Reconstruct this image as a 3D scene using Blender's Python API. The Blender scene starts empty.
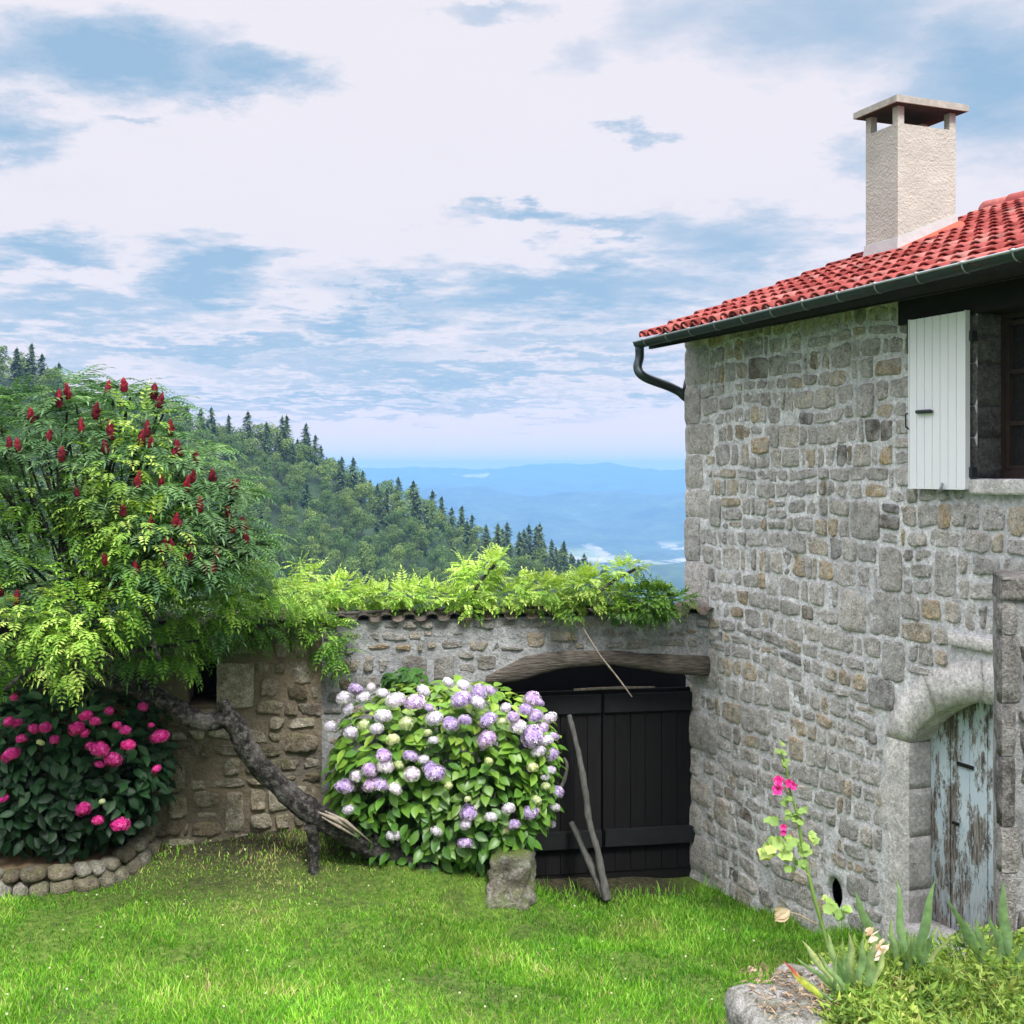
import bpy, math, random
import numpy as np
from mathutils import Vector, noise
random.seed(7); rng = np.random.default_rng(7)
S = bpy.context.scene; COL = S.collection
F = 1200.0; HZ = 470.0; EYE = 4.05
def at(px, py, Y): return Vector(((px-512)/F*Y, Y, EYE-(py-HZ)/F*Y))
def U(a, b): return random.uniform(a, b)
def nz(x, y, z=0.0): return noise.noise(Vector((x, y, z)))
def sstep(a, b, x):
    t = min(1, max(0, (x-a)/(b-a))); return t*t*(3-2*t)

# ------------------------------------------------------------------ mesh builder
class MB:
    def __init__(s): s.v = []; s.r = []; s.f = []; s.m = []; s.n = 0
    def add(s, verts, faces, mat=0, r=None, smooth=None):
        verts = np.asarray(verts, dtype=np.float32).reshape(-1, 3)
        if r is None: r = random.random()
        s.r.append(np.full(len(verts), r, dtype=np.float32) if np.isscalar(r) else np.asarray(r, dtype=np.float32))
        s.v.append(verts)
        if isinstance(faces, np.ndarray):
            s.f.append((faces.astype(np.int32)+s.n, mat))
        else:
            by = {}
            for f in faces: by.setdefault(len(f), []).append(f)
            for fs in by.values(): s.f.append((np.asarray(fs, dtype=np.int32)+s.n, mat))
        s.n += len(verts)
    def box(s, c8, mat=0, r=None):       # 4 bottom then 4 top corners, counter-clockwise from above
        s.add(c8, [(3,2,1,0),(4,5,6,7),(0,1,5,4),(1,2,6,5),(2,3,7,6),(3,0,4,7)], mat, r)
    def build(s, name, mats, parent=None, smooth=True, origin=None):
        me = bpy.data.meshes.new(name)
        V = np.concatenate(s.v); o = bpy.data.objects.new(name, me)
        off = Vector((0,0,0))
        if parent is not None: off = parent['_o'] if '_o' in parent else (0,0,0)
        elif origin is not None: off = origin
        off = np.array(list(off), dtype=np.float32)
        V = V-off
        me.vertices.add(len(V)); me.vertices.foreach_set('co', V.ravel())
        nl = sum(f.size for f, _ in s.f); nf = sum(len(f) for f, _ in s.f)
        me.loops.add(nl); me.polygons.add(nf)
        li = np.concatenate([f.ravel() for f, _ in s.f])
        tot = np.concatenate([np.full(len(f), f.shape[1], dtype=np.int32) for f, _ in s.f])
        st = np.concatenate([[0], np.cumsum(tot)[:-1]]).astype(np.int32)
        mi = np.concatenate([np.full(len(f), m, dtype=np.int32) for f, m in s.f])
        me.loops.foreach_set('vertex_index', li); me.polygons.foreach_set('loop_start', st)
        me.polygons.foreach_set('material_index', mi)
        me.polygons.foreach_set('use_smooth', np.full(nf, smooth))
        me.update(calc_edges=True); me.validate()
        a = me.attributes.new('r', 'FLOAT', 'POINT'); a.data.foreach_set('value', np.concatenate(s.r))
        for m in (mats if isinstance(mats, (list, tuple)) else [mats]): me.materials.append(m)
        COL.objects.link(o)
        if parent is not None: o.parent = parent; o['_o'] = [float(x) for x in off]
        else:
            o.location = [float(x) for x in off]; o['_o'] = [float(x) for x in off]
        return o
def tag(o, label=None, cat=None, group=None, kind=None):
    if label: o['label'] = label
    if cat: o['category'] = cat
    if group: o['group'] = group
    if kind: o['kind'] = kind
    return o
def thing(name, loc, label, cat, group=None):
    o = bpy.data.objects.new(name, None); COL.objects.link(o); o.location = loc
    o['_o'] = [float(x) for x in loc]; o.empty_display_size = .2
    return tag(o, label, cat, group)
def dup(o, loc, label=None, group=None):
    c = o.copy(); COL.objects.link(c); c.location = loc
    if label: c['label'] = label
    for ch in o.children:
        d = ch.copy(); COL.objects.link(d); d.parent = c
    return c

def tube(mb, pts, rad, seg=10, mat=0, r=None, rough=0.0, cap=True, freq=6.0):
    pts = [Vector(p) for p in pts]; n = len(pts)
    V = []; prev = None
    for i, p in enumerate(pts):
        t = (pts[min(i+1, n-1)]-pts[max(i-1, 0)]).normalized()
        if prev is None:
            a = t.orthogonal().normalized()
        else:
            a = (prev-t*prev.dot(t)).normalized()
        prev = a; b = t.cross(a)
        R = rad[i] if isinstance(rad, (list, tuple)) else rad
        for k in range(seg):
            an = 2*math.pi*k/seg; d = a*math.cos(an)+b*math.sin(an)
            rr = R
            if rough:
                q = p+d*R
                rr = R*(1+rough*(nz(q.x*freq, q.y*freq, q.z*freq)+.5*nz(q.x*freq*3, q.y*freq*3, q.z*freq*3)))
            V.append(p+d*rr)
    Fs = [(i*seg+k, i*seg+(k+1) % seg, (i+1)*seg+(k+1) % seg, (i+1)*seg+k) for i in range(n-1) for k in range(seg)]
    if cap:
        V.append(pts[0]); V.append(pts[-1]); c0 = n*seg; c1 = c0+1
        Fs += [(c0, (k+1) % seg, k) for k in range(seg)]+[(c1, (n-1)*seg+k, (n-1)*seg+(k+1) % seg) for k in range(seg)]
    mb.add(V, Fs, mat, r)
def curve(pts, rad, n=6):          # Catmull-Rom resample of points and radii
    P = [Vector(p) for p in pts]; out = []; ro = []
    for i in range(len(P)-1):
        p0 = P[max(i-1, 0)]; p1 = P[i]; p2 = P[i+1]; p3 = P[min(i+2, len(P)-1)]
        for k in range(n):
            t = k/n
            out.append(.5*((2*p1)+(p2-p0)*t+(2*p0-5*p1+4*p2-p3)*t*t+(3*p1-p0-3*p2+p3)*t**3))
            ro.append(rad[i]*(1-t)+rad[i+1]*t)
    out.append(P[-1]); ro.append(rad[-1]); return out, ro

# ------------------------------------------------------------------ materials
def newmat(name):
    m = bpy.data.materials.new(name); m.use_nodes = True; nt = m.node_tree; nt.nodes.clear()
    out = nt.nodes.new('ShaderNodeOutputMaterial'); b = nt.nodes.new('ShaderNodeBsdfPrincipled')
    nt.links.new(b.outputs[0], out.inputs[0]); b.inputs['Roughness'].default_value = .9
    b.inputs['Specular IOR Level'].default_value = .25
    return m, nt, b, out
class N:
    def __init__(s, nt): s.nt = nt
    def n(s, t, **k):
        x = s.nt.nodes.new(t)
        for a, v in k.items(): setattr(x, a, v)
        return x
    def l(s, a, b): s.nt.links.new(a, b)
    def setin(s, sock, v):
        if hasattr(v, 'is_output') or isinstance(v, bpy.types.NodeSocket): s.l(v, sock)
        else: sock.default_value = v
    def math(s, op, a, b=0.0, c=None, clamp=False):
        x = s.n('ShaderNodeMath', operation=op, use_clamp=clamp); s.setin(x.inputs[0], a); s.setin(x.inputs[1], b)
        if c is not None: s.setin(x.inputs[2], c)
        return x.outputs[0]
    def noise(s, vec, scale, detail=4, rough=.55, dist=0.0, dim='3D'):
        x = s.n('ShaderNodeTexNoise', noise_dimensions=dim); 
        if vec is not None: s.l(vec, x.inputs['Vector'])
        x.inputs['Scale'].default_value = scale; x.inputs['Detail'].default_value = detail
        x.inputs['Roughness'].default_value = rough; x.inputs['Distortion'].default_value = dist
        return x.outputs[0]
    def ramp(s, fac, stops, interp='LINEAR'):
        x = s.n('ShaderNodeValToRGB'); cr = x.color_ramp; cr.interpolation = interp
        while len(cr.elements) < len(stops): cr.elements.new(.5)
        for e, (p, c) in zip(cr.elements, stops):
            e.position = p; e.color = (*c, 1) if not isinstance(c, (int, float)) else (c, c, c, 1)
        s.l(fac, x.inputs[0]); return x.outputs[0]
    def mix(s, fac, a, b, mode='MIX'):
        x = s.n('ShaderNodeMix', data_type='RGBA', blend_type=mode)
        s.setin(x.inputs[0], fac)
        for i, v in ((6, a), (7, b)):
            if isinstance(v, tuple): x.inputs[i].default_value = (*v, 1) if len(v) == 3 else v
            else: s.l(v, x.inputs[i])
        return x.outputs[2]
    def attr(s, name='r'): return s.n('ShaderNodeAttribute', attribute_name=name).outputs['Fac']
    def obj(s): return s.n('ShaderNodeTexCoord').outputs['Object']
    def pos(s): return s.n('ShaderNodeNewGeometry').outputs['Position']
    def vscale(s, v, sc):
        x = s.n('ShaderNodeMapping'); s.l(v, x.inputs[0]); x.inputs['Scale'].default_value = sc; return x.outputs[0]
    def bump(s, b, h, strength=.5, dist=.01):
        x = s.n('ShaderNodeBump'); x.inputs['Strength'].default_value = strength; x.inputs['Distance'].default_value = dist
        s.l(h, x.inputs['Height']); s.l(x.outputs[0], b.inputs['Normal'])

def mat_stone(name, stops, stain=.5, moss=0.0, lichen=.25, smear=0.0, smcol=(.5, .5, .49)):
    m, nt, b, _ = newmat(name); g = N(nt); p = g.pos()
    c = g.ramp(g.attr(), stops, 'LINEAR')
    n1 = g.noise(p, 15, 8, .72); n2 = g.noise(p, 60, 5, .7); n3 = g.noise(p, 1.7, 5, .6)
    c = g.mix(.85, c, g.ramp(n1, [(.34, .5), (.5, .95), (.66, 1.5)]), 'MULTIPLY')
    c = g.mix(.6, c, g.ramp(n2, [(.36, .6), (.64, 1.4)]), 'MULTIPLY')
    c = g.mix(stain, c, g.ramp(n3, [(.38, .55), (.6, 1.15)]), 'MULTIPLY')
    li = g.ramp(g.noise(p, 9, 9, .75), [(.50, 0.0), (.60, 1.0)])
    c = g.mix(g.math('MULTIPLY', li, lichen), c, (.62, .62, .6))
    if smear:
        sm = g.ramp(g.noise(p, 7, 7, .7, .5), [(.44, 0.0), (.60, 1.0)])
        c = g.mix(g.math('MULTIPLY', sm, smear), c, smcol)
    bl = g.ramp(g.noise(p, 24, 6, .7), [(.34, 1.0), (.40, 0.0)])
    c = g.mix(g.math('MULTIPLY', bl, .6), c, (.06, .055, .05))
    if moss:
        mo = g.ramp(g.noise(p, 5, 8, .75), [(.44, 0.0), (.54, 1.0)])
        up = g.n('ShaderNodeSeparateXYZ'); g.l(g.n('ShaderNodeNewGeometry').outputs['Normal'], up.inputs[0])
        mo = g.math('MULTIPLY', mo, g.math('ADD', g.math('MULTIPLY', up.outputs[2], .9, clamp=True), .25))
        c = g.mix(g.math('MULTIPLY', mo, moss), c, (.12, .17, .035))
    g.l(c, b.inputs['Base Color'])
    vo = g.n('ShaderNodeTexVoronoi'); g.l(p, vo.inputs['Vector']); vo.inputs['Scale'].default_value = 22
    h = g.math('ADD', g.math('ADD', g.math('MULTIPLY', n1, 1.1), g.math('MULTIPLY', n2, .45)), g.math('MULTIPLY', vo.outputs[0], .25))
    g.bump(b, h, 1.0, .04); return m
def mat_mortar(name, col, dark=.55, tint=None):
    m, nt, b, _ = newmat(name); g = N(nt); p = g.pos()
    n1 = g.noise(p, 34, 7, .75); n3 = g.noise(p, 1.6, 5, .6); n4 = g.noise(p, 8, 6, .65)
    c = g.mix(.8, col, g.ramp(n1, [(.36, .6), (.64, 1.3)]), 'MULTIPLY')
    c = g.mix(dark, c, g.ramp(n3, [(.38, .62), (.6, 1.1)]), 'MULTIPLY')
    c = g.mix(.7, c, g.ramp(n4, [(.36, .65), (.62, 1.2)]), 'MULTIPLY')
    if tint: c = g.mix(g.ramp(g.noise(p, 1.1, 4), [(.4, 0.0), (.6, .8)]), c, tint)
    g.l(c, b.inputs['Base Color']); g.bump(b, g.math('ADD', n1, g.math('MULTIPLY', n4, 1.8)), 1.0, .025); return m
def mat_plain(name, col, rough=.7, var=.3, scale=8, bump=.2, dist=.005, vec=None, rvar=0.0, spec=.25, metal=0.0, sub=None):
    m, nt, b, _ = newmat(name); g = N(nt); p = g.pos()
    if vec: p = g.vscale(p, vec)
    n1 = g.noise(p, scale, 6, .65)
    c = g.mix(1.0, col, g.ramp(n1, [(.25, 1-var), (.75, 1+var)]), 'MULTIPLY')
    if rvar: c = g.mix(1.0, c, g.ramp(g.attr(), [(0.0, 1-rvar), (1.0, 1+rvar)]), 'MULTIPLY')
    g.l(c, b.inputs['Base Color']); b.inputs['Roughness'].default_value = rough
    b.inputs['Specular IOR Level'].default_value = spec; b.inputs['Metallic'].default_value = metal
    if bump: g.bump(b, n1, bump, dist)
    return m
def mat_leaf(name, stops, trans=.35, rough=.55, objrand=0.0, spec=.3, nscale=1.3, nvar=.35):
    m, nt, b, out = newmat(name); g = N(nt)
    c = g.ramp(g.attr(), stops)
    c = g.mix(1.0, c, g.ramp(g.noise(g.pos(), nscale, 3), [(.3, 1-nvar), (.7, 1+nvar)]), 'MULTIPLY')
    if objrand:
        oi = g.n('ShaderNodeObjectInfo').outputs['Random']
        c = g.mix(1.0, c, g.ramp(oi, [(0.0, (1-objrand, 1-objrand*.7, 1-objrand)), (.5, (1, 1, 1)), (1.0, (1+objrand*1.3, 1+objrand*.8, 1))]), 'MULTIPLY')
    g.l(c, b.inputs['Base Color']); b.inputs['Roughness'].default_value = rough
    b.inputs['Specular IOR Level'].default_value = spec
    if trans:
        t = g.n('ShaderNodeBsdfTranslucent'); g.l(g.mix(1.0, c, (1.2, 1.25, .6), 'MULTIPLY'), t.inputs[0])
        mx = g.n('ShaderNodeMixShader'); mx.inputs[0].default_value = trans
        g.l(b.outputs[0], mx.inputs[1]); g.l(t.outputs[0], mx.inputs[2]); g.l(mx.outputs[0], out.inputs[0])
    return m
M = {}
M['stone'] = mat_stone('rubble_stone', [(0, (.38,.36,.325)), (.12, (.59,.565,.53)), (.3, (.49,.47,.435)), (.45, (.69,.655,.61)), (.58, (.56,.53,.485)), (.70, (.66,.61,.53)), (.78, (.58,.49,.36)), (.86, (.64,.50,.31)), (.92, (.36,.28,.19)), (.955, (.17,.165,.16)), (1, (.62,.60,.57))], smear=.5, smcol=(.74,.74,.72), lichen=.3, stain=.4)
M['mortar'] = mat_mortar('lime_mortar', (.80,.81,.82), .4)
M['stone_b'] = mat_stone('garden_wall_stone', [(0, (.20,.18,.15)), (.3, (.30,.28,.25)), (.55, (.37,.355,.33)), (.75, (.36,.31,.23)), (.9, (.42,.32,.20)), (1, (.16,.12,.08))], moss=.15, smear=.6, smcol=(.34,.345,.35))
M['mortar_b'] = mat_mortar('grey_cement_render', (.36,.37,.375))
M['stone_c'] = mat_stone('old_wall_stone', [(0, (.15,.12,.08)), (.3, (.30,.25,.18)), (.6, (.38,.335,.26)), (.85, (.46,.41,.33)), (1, (.13,.10,.07))], moss=.35)
M['mortar_c'] = mat_mortar('old_earth_mortar', (.17,.15,.12), tint=(.22,.175,.115))
M['dressed'] = mat_mortar('dressed_granite', (.82,.80,.765), .4)
M['dressed_dark'] = mat_stone('weathered_granite', [(0, (.16,.16,.155)), (1, (.23,.225,.215))], stain=.7, lichen=.1)
M['lichen_rock'] = mat_stone('lichen_rock', [(0, (.30,.29,.27)), (1, (.42,.41,.39))], moss=.25, lichen=.8)
M['mossy'] = mat_stone('mossy_block_stone', [(0, (.20,.175,.14)), (1, (.27,.24,.20))], moss=1.0, lichen=.5)
M['parapet'] = mat_stone('parapet_stone', [(0, (.18,.17,.16)), (.5, (.28,.27,.255)), (1, (.38,.36,.34))], stain=.9, lichen=.35)
M['cobble'] = mat_stone('cobble_stone', [(0, (.16,.13,.09)), (.4, (.28,.25,.19)), (.8, (.36,.34,.31)), (1, (.22,.17,.11))], moss=.3, lichen=.1)
M['dark_wood'] = mat_plain('shaded_black_wood', (.0045,.0042,.0045), .8, .6, 5, .5, .006, (6, 6, .6), .5)  # dark wood taken darker still, so the recess shade is in the colour
M['lintel'] = mat_plain('weathered_oak', (.12,.105,.088), .9, .8, 9, 1.0, .05, (.9, .9, 6))
M['beam'] = mat_plain('dark_timber', (.014,.012,.011), .85, .4, 8, .5, .01)
M['pole'] = mat_plain('grey_pole_wood', (.085,.085,.078), .9, .5, 12, .7, .008, (3, 3, .7))
M['palewood'] = mat_plain('broken_pale_wood', (.27,.23,.185), .9, .5, 14, .8, .01, (3, 3, 1))
M['soffit'] = mat_plain('dark_soffit_board', (.018,.017,.016), .9, .3, 6, .3)  # eave shadow is put into the boards by a darkened colour
M['zinc'] = mat_plain('dark_zinc', (.030,.045,.048), .42, .3, 9, .05, .002, spec=.5, metal=.35)
M['zinc_l'] = mat_plain('light_zinc', (.32,.36,.37), .4, .2, 9, .05, .002, spec=.5, metal=.3)
M['white'] = mat_plain('white_painted_metal', (.83,.84,.87), .45, .03, 3, .03, .002, spec=.4)
M['iron'] = mat_plain('black_iron', (.03,.035,.04), .6, .3, 20, .2)
M['curtain'] = mat_plain('lace_curtain', (.78,.80,.84), .95, .2, 40, .5, .004)
M['room'] = mat_plain('dark_interior', (.012,.012,.014), .9, .1)  # near-black colour stands in for unlit depth behind openings
M['winwood'] = mat_plain('brown_window_wood', (.035,.024,.02), .5, .3, 10, .1)
M['wax'] = mat_plain('flashing_paint', (.62,.09,.05), .7, .2, 9, .1)
M['dirt'] = mat_plain('bare_soil', (.11,.08,.045), .95, .5, 6, .7, .02)
m, nt, b, _ = newmat('render_plaster'); g = N(nt); p = g.pos()
vo = g.n('ShaderNodeTexVoronoi'); g.l(g.n('ShaderNodeVectorMath', operation='ADD').outputs[0], vo.inputs['Vector'])
va = vo.inputs['Vector'].links[0].from_node; g.l(p, va.inputs[0])
nn = g.n('ShaderNodeTexNoise'); g.l(p, nn.inputs['Vector']); nn.inputs['Scale'].default_value = 9
sc_ = g.n('ShaderNodeVectorMath', operation='SCALE'); g.l(nn.outputs['Color'], sc_.inputs[0]); sc_.inputs['Scale'].default_value = .25; g.l(sc_.outputs[0], va.inputs[1])
vo.inputs['Scale'].default_value = 26
g.l(g.mix(1.0, (.43,.425,.375), g.ramp(g.noise(p, 5, 5), [(.3, .88), (.7, 1.08)]), 'MULTIPLY'), b.inputs['Base Color'])
g.bump(b, g.math('ADD', vo.outputs[0], g.noise(p, 40, 4)), .5, .012); M['plaster'] = m
M['plaster_w'] = mat_plain('white_mortar_fillet', (.42,.42,.42), .9, .1, 12, .5, .01)
# roof tile
m, nt, b, _ = newmat('clay_tile'); g = N(nt); p = g.pos()
c = g.ramp(g.attr(), [(0, (.22,.045,.04)), (.3, (.33,.075,.065)), (.6, (.39,.10,.09)), (.85, (.43,.14,.12)), (.95, (.42,.20,.17)), (1, (.18,.045,.045))])
c = g.mix(.7, c, g.ramp(g.noise(p, 14, 7, .75), [(.38, .6), (.62, 1.3)]), 'MULTIPLY')
c = g.mix(.5, c, g.ramp(g.noise(p, 1.2, 4, .6), [(.3, .75), (.7, 1.15)]), 'MULTIPLY')
g.l(c, b.inputs['Base Color']); b.inputs['Roughness'].default_value = .95; b.inputs['Specular IOR Level'].default_value = .08; g.bump(b, g.noise(p, 60, 4), .4, .006); M['tile'] = m
m, nt, b, _ = newmat('old_coping_tile'); g = N(nt); p = g.pos()
c = g.ramp(g.attr(), [(0, (.06,.052,.045)), (.5, (.12,.10,.08)), (1, (.20,.15,.12))])
c = g.mix(.8, c, g.ramp(g.noise(p, 14, 6, .7), [(.3, .5), (.7, 1.4)]), 'MULTIPLY')
g.l(c, b.inputs['Base Color']); g.bump(b, g.noise(p, 40, 4), .6, .01); M['coping'] = m
# cellar door
m, nt, b, _ = newmat('peeling_blue_door_paint'); g = N(nt); p = g.pos(); ps = g.vscale(p, (9, 9, 1.1))
wood = g.ramp(g.noise(ps, 5, 7, .7), [(.34, (.03,.027,.024)), (.5, (.15,.135,.115)), (.66, (.40,.385,.36))])
paint = g.mix(g.noise(p, 3, 4), (.74,.80,.83), (.36,.52,.62))
mk = g.ramp(g.noise(g.vscale(p, (2.2, 2.2, .9)), 3.2, 9, .78), [(.47, 0.0), (.53, 1.0)])
sz = g.n('ShaderNodeSeparateXYZ'); g.l(p, sz.inputs[0])
hi = g.ramp(g.math('MULTIPLY', sz.outputs[2], .5), [(.35, .35), (.75, 1.0)])
g.l(g.mix(g.math('MULTIPLY', mk, hi), wood, paint), b.inputs['Base Color']); g.bump(b, g.noise(ps, 6, 6), .7, .01); M['olddoor'] = m
# bark
m, nt, b, _ = newmat('dark_bark'); g = N(nt); p = g.pos(); n1 = g.noise(p, 22, 7, .7); n2 = g.noise(p, 3.5, 5, .6)
c = g.ramp(n1, [(.36, (.008,.0075,.007)), (.5, (.035,.032,.03)), (.66, (.17,.16,.15))])
c = g.mix(g.ramp(n2, [(.52, 0.0), (.62, .5)]), c, (.19,.18,.165)); g.l(c, b.inputs['Base Color']); g.bump(b, n1, 1.0, .06); M['bark'] = m
# glass
m, nt, b, out = newmat('window_glass'); g = N(nt); b.inputs['Base Color'].default_value = (.02,.02,.02,1); b.inputs['Roughness'].default_value = .03; b.inputs['Specular IOR Level'].default_value = 1.0
tr_ = g.n('ShaderNodeBsdfTransparent'); tr_.inputs[0].default_value = (.92,.95,.95,1); mx = g.n('ShaderNodeMixShader'); fr = g.n('ShaderNodeFresnel'); fr.inputs[0].default_value = 1.5
g.l(fr.outputs[0], mx.inputs[0]); g.l(tr_.outputs[0], mx.inputs[1]); g.l(b.outputs[0], mx.inputs[2]); g.l(mx.outputs[0], out.inputs[0]); M['glass'] = m
# foliage
M['sumac'] = mat_leaf('sumac_leaf', [(0, (.035,.10,.035)), (.5, (.09,.20,.07)), (1, (.22,.37,.14))], .3)
M['vine'] = mat_leaf('vine_leaf', [(0, (.045,.12,.015)), (.35, (.11,.25,.03)), (.7, (.24,.42,.05)), (1, (.46,.60,.14))], .3)
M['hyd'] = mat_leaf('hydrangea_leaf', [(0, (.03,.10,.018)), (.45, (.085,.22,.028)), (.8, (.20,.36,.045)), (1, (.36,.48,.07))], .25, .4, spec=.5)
M['hyd2'] = mat_leaf('shaded_hydrangea_leaf', [(0, (.004,.018,.006)), (.55, (.011,.045,.014)), (1, (.045,.12,.04))], .2, .5, spec=.3)  # leaf green taken near black, putting the bush's deep shade into colour
M['under'] = mat_leaf('shrub_leaf', [(0, (.03,.12,.02)), (1, (.10,.25,.04))], .3)
M['lilac'] = mat_leaf('lilac_petal', [(0, (.40,.27,.62)), (.5, (.60,.47,.78)), (1, (.84,.76,.92))], .2, .7, .12, nvar=.08)
M['pale'] = mat_leaf('white_lilac_petal', [(0, (.58,.50,.72)), (.5, (.78,.76,.86)), (1, (.90,.90,.90))], .2, .7, .06, nvar=.05)
M['cream'] = mat_leaf('cream_green_petal', [(0, (.45,.55,.22)), (.5, (.66,.70,.42)), (1, (.82,.82,.72))], .2, .7, .08, nvar=.05)
M['pink'] = mat_leaf('pink_petal', [(0, (.55,.02,.22)), (.5, (.78,.05,.38)), (1, (.86,.18,.52))], .2, .7, .12, nvar=.08)
M['cone'] = mat_leaf('sumac_red', [(0, (.035,.0015,.005)), (.6, (.12,.004,.012)), (1, (.25,.014,.034))], 0, .9, .25)
M['iris'] = mat_leaf('iris_leaf', [(0, (.12,.24,.11)), (.7, (.26,.40,.19)), (1, (.52,.57,.28))], .3, .5, nscale=18, nvar=.3)
M['cover'] = mat_leaf('ground_cover_leaf', [(0, (.07,.15,.02)), (.5, (.19,.31,.05)), (.85, (.34,.44,.09)), (1, (.45,.40,.17))], .35, nvar=.4, nscale=5)
M['holly'] = mat_leaf('hollyhock_leaf', [(0, (.16,.28,.07)), (.7, (.30,.44,.12)), (1, (.45,.52,.16))], .35)
M['dry'] = mat_leaf('dry_leaf', [(0, (.45,.33,.20)), (1, (.62,.52,.36))], .2)
M['redleaf'] = mat_leaf('turning_leaf', [(0, (.30,.40,.05)), (.55, (.42,.42,.08)), (.7, (.42,.08,.07)), (1, (.34,.07,.07))], .2, nscale=30, nvar=.4)
M['rosepet'] = mat_leaf('pale_rose_petal', [(0, (.80,.60,.55)), (1, (.88,.80,.74))], .3, nvar=.05)
M['decid'] = mat_leaf('broadleaf_canopy', [(0, (.04,.085,.025)), (.5, (.09,.165,.045)), (1, (.20,.28,.08))], .2, .8, .35, nscale=.05, nvar=.2)
M['conif'] = mat_leaf('conifer_needles', [(0, (.035,.075,.035)), (.6, (.08,.14,.06)), (1, (.15,.22,.09))], .1, .8, .3, nscale=.05, nvar=.2)
M['farbark'] = mat_plain('tree_bark', (.10,.08,.06), .9)

# grass blade material : own colour per blade plus worn dry patches
m = mat_leaf('grass_blade', [(0, (.05,.18,.012)), (.4, (.13,.35,.022)), (.72, (.26,.50,.045)), (.88, (.40,.54,.12)), (1, (.47,.41,.19))], .3, .6, nscale=.9, nvar=.4); M['grass'] = m

# ------------------------------------------------------------------ ground shape
CP = [(1.0,11.6,.02),(.5,11.6,.05),(1.8,11.8,0),(2.12,11.15,.03),(2.5,10.22,.15),(2.85,9.3,.36),(3.15,8.5,.62),(.9,10.8,.08),(.4,10.9,.10),
      (-1.94,10.96,.79),(-3.17,10.75,.72),(-.87,10.25,.72),(-.45,10.6,.70),(-.3,10.3,.62),(-.1,9.7,.40),(.6,9.9,.28),(1.4,10.1,.2),(-1.2,9.6,.60),(-3,9.6,.60),(-4.3,9.8,.62),
      (-4.5,7.6,.5),(-2,7.6,.52),(0,7.6,.55),(1.4,8.0,.5),(2.4,8.6,.45),(-5,11,.75),(-1.5,8.6,.5),(.5,8.8,.42),(1.9,9.2,.3),(-7,9,.7),(4,7,.9),(-.9,11.4,.78),(-2.5,11.6,.8)]
CPa = np.array(CP)
def ground_np(x, y):
    d = (x[..., None]-CPa[:, 0])**2+(y[..., None]-CPa[:, 1])**2+.03
    w = 1/d**2; z = (w*CPa[:, 2]).sum(-1)/w.sum(-1)
    t = np.clip((7.3-y)/4.4, 0, 1); z = z+(2.43-z)*(t*t*(3-2*t)*.3+.7*t)
    return z
def ground(x, y): return float(ground_np(np.array([x]), np.array([y]))[0])

xs = np.concatenate([np.linspace(-30, -8, 12), np.linspace(-7.6, 5, 127), np.linspace(5.5, 9, 8)]); ys = np.concatenate([np.linspace(-25, 2, 12), np.linspace(2.2, 12.2, 101)])
X, Y = np.meshgrid(xs, ys); Z = ground_np(X, Y)
Z += np.array([[.012*nz(a*3, c*3)+.02*nz(a, c) for a in xs] for c in ys])
idx = np.arange(X.size).reshape(X.shape)
fc = np.stack([idx[:-1, :-1], idx[:-1, 1:], idx[1:, 1:], idx[1:, :-1]], -1).reshape(-1, 4)
m, nt, b, _ = newmat('lawn_soil'); g = N(nt); p = g.pos()
c = g.ramp(g.noise(p, 18, 6, .7), [(.3, (.035,.06,.012)), (.5, (.09,.16,.02)), (.7, (.17,.23,.05))])
dm = g.ramp(g.noise(p, 2.5, 6, .7), [(.5, 0.0), (.62, 1.0)])
wd = g.n('ShaderNodeVectorMath', operation='DISTANCE'); g.l(p, wd.inputs[0]); wd.inputs[1].default_value = (-2.4, 10.9, .75)
wk = g.ramp(g.math('ADD', g.math('MULTIPLY', wd.outputs['Value'], .4), g.math('MULTIPLY', g.noise(p, 3, 5), .5)), [(.45, .95), (1.0, 0.0)])
wd2 = g.n('ShaderNodeVectorMath', operation='DISTANCE'); g.l(p, wd2.inputs[0]); wd2.inputs[1].default_value = (.9, 11.6, .02)
wk2 = g.ramp(wd2.outputs['Value'], [(.6, .95), (.95, 0.0)])
c = g.mix(g.math('MAXIMUM', g.math('MAXIMUM', wk, wk2), g.math('MULTIPLY', dm, .45)), c, g.ramp(g.noise(p, 25, 5), [(.38, (.014,.012,.008)), (.62, (.065,.055,.03))]))
g.l(c, b.inputs['Base Color']); g.bump(b, g.noise(p, 40, 5), .8, .03); M['soil'] = m
mb = MB(); mb.add(np.stack([X, Y, Z], -1).reshape(-1, 3), fc)
tag(mb.build('lawn_ground', M['soil']), 'sloping ground under the lawn', None, None, 'structure')

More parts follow.
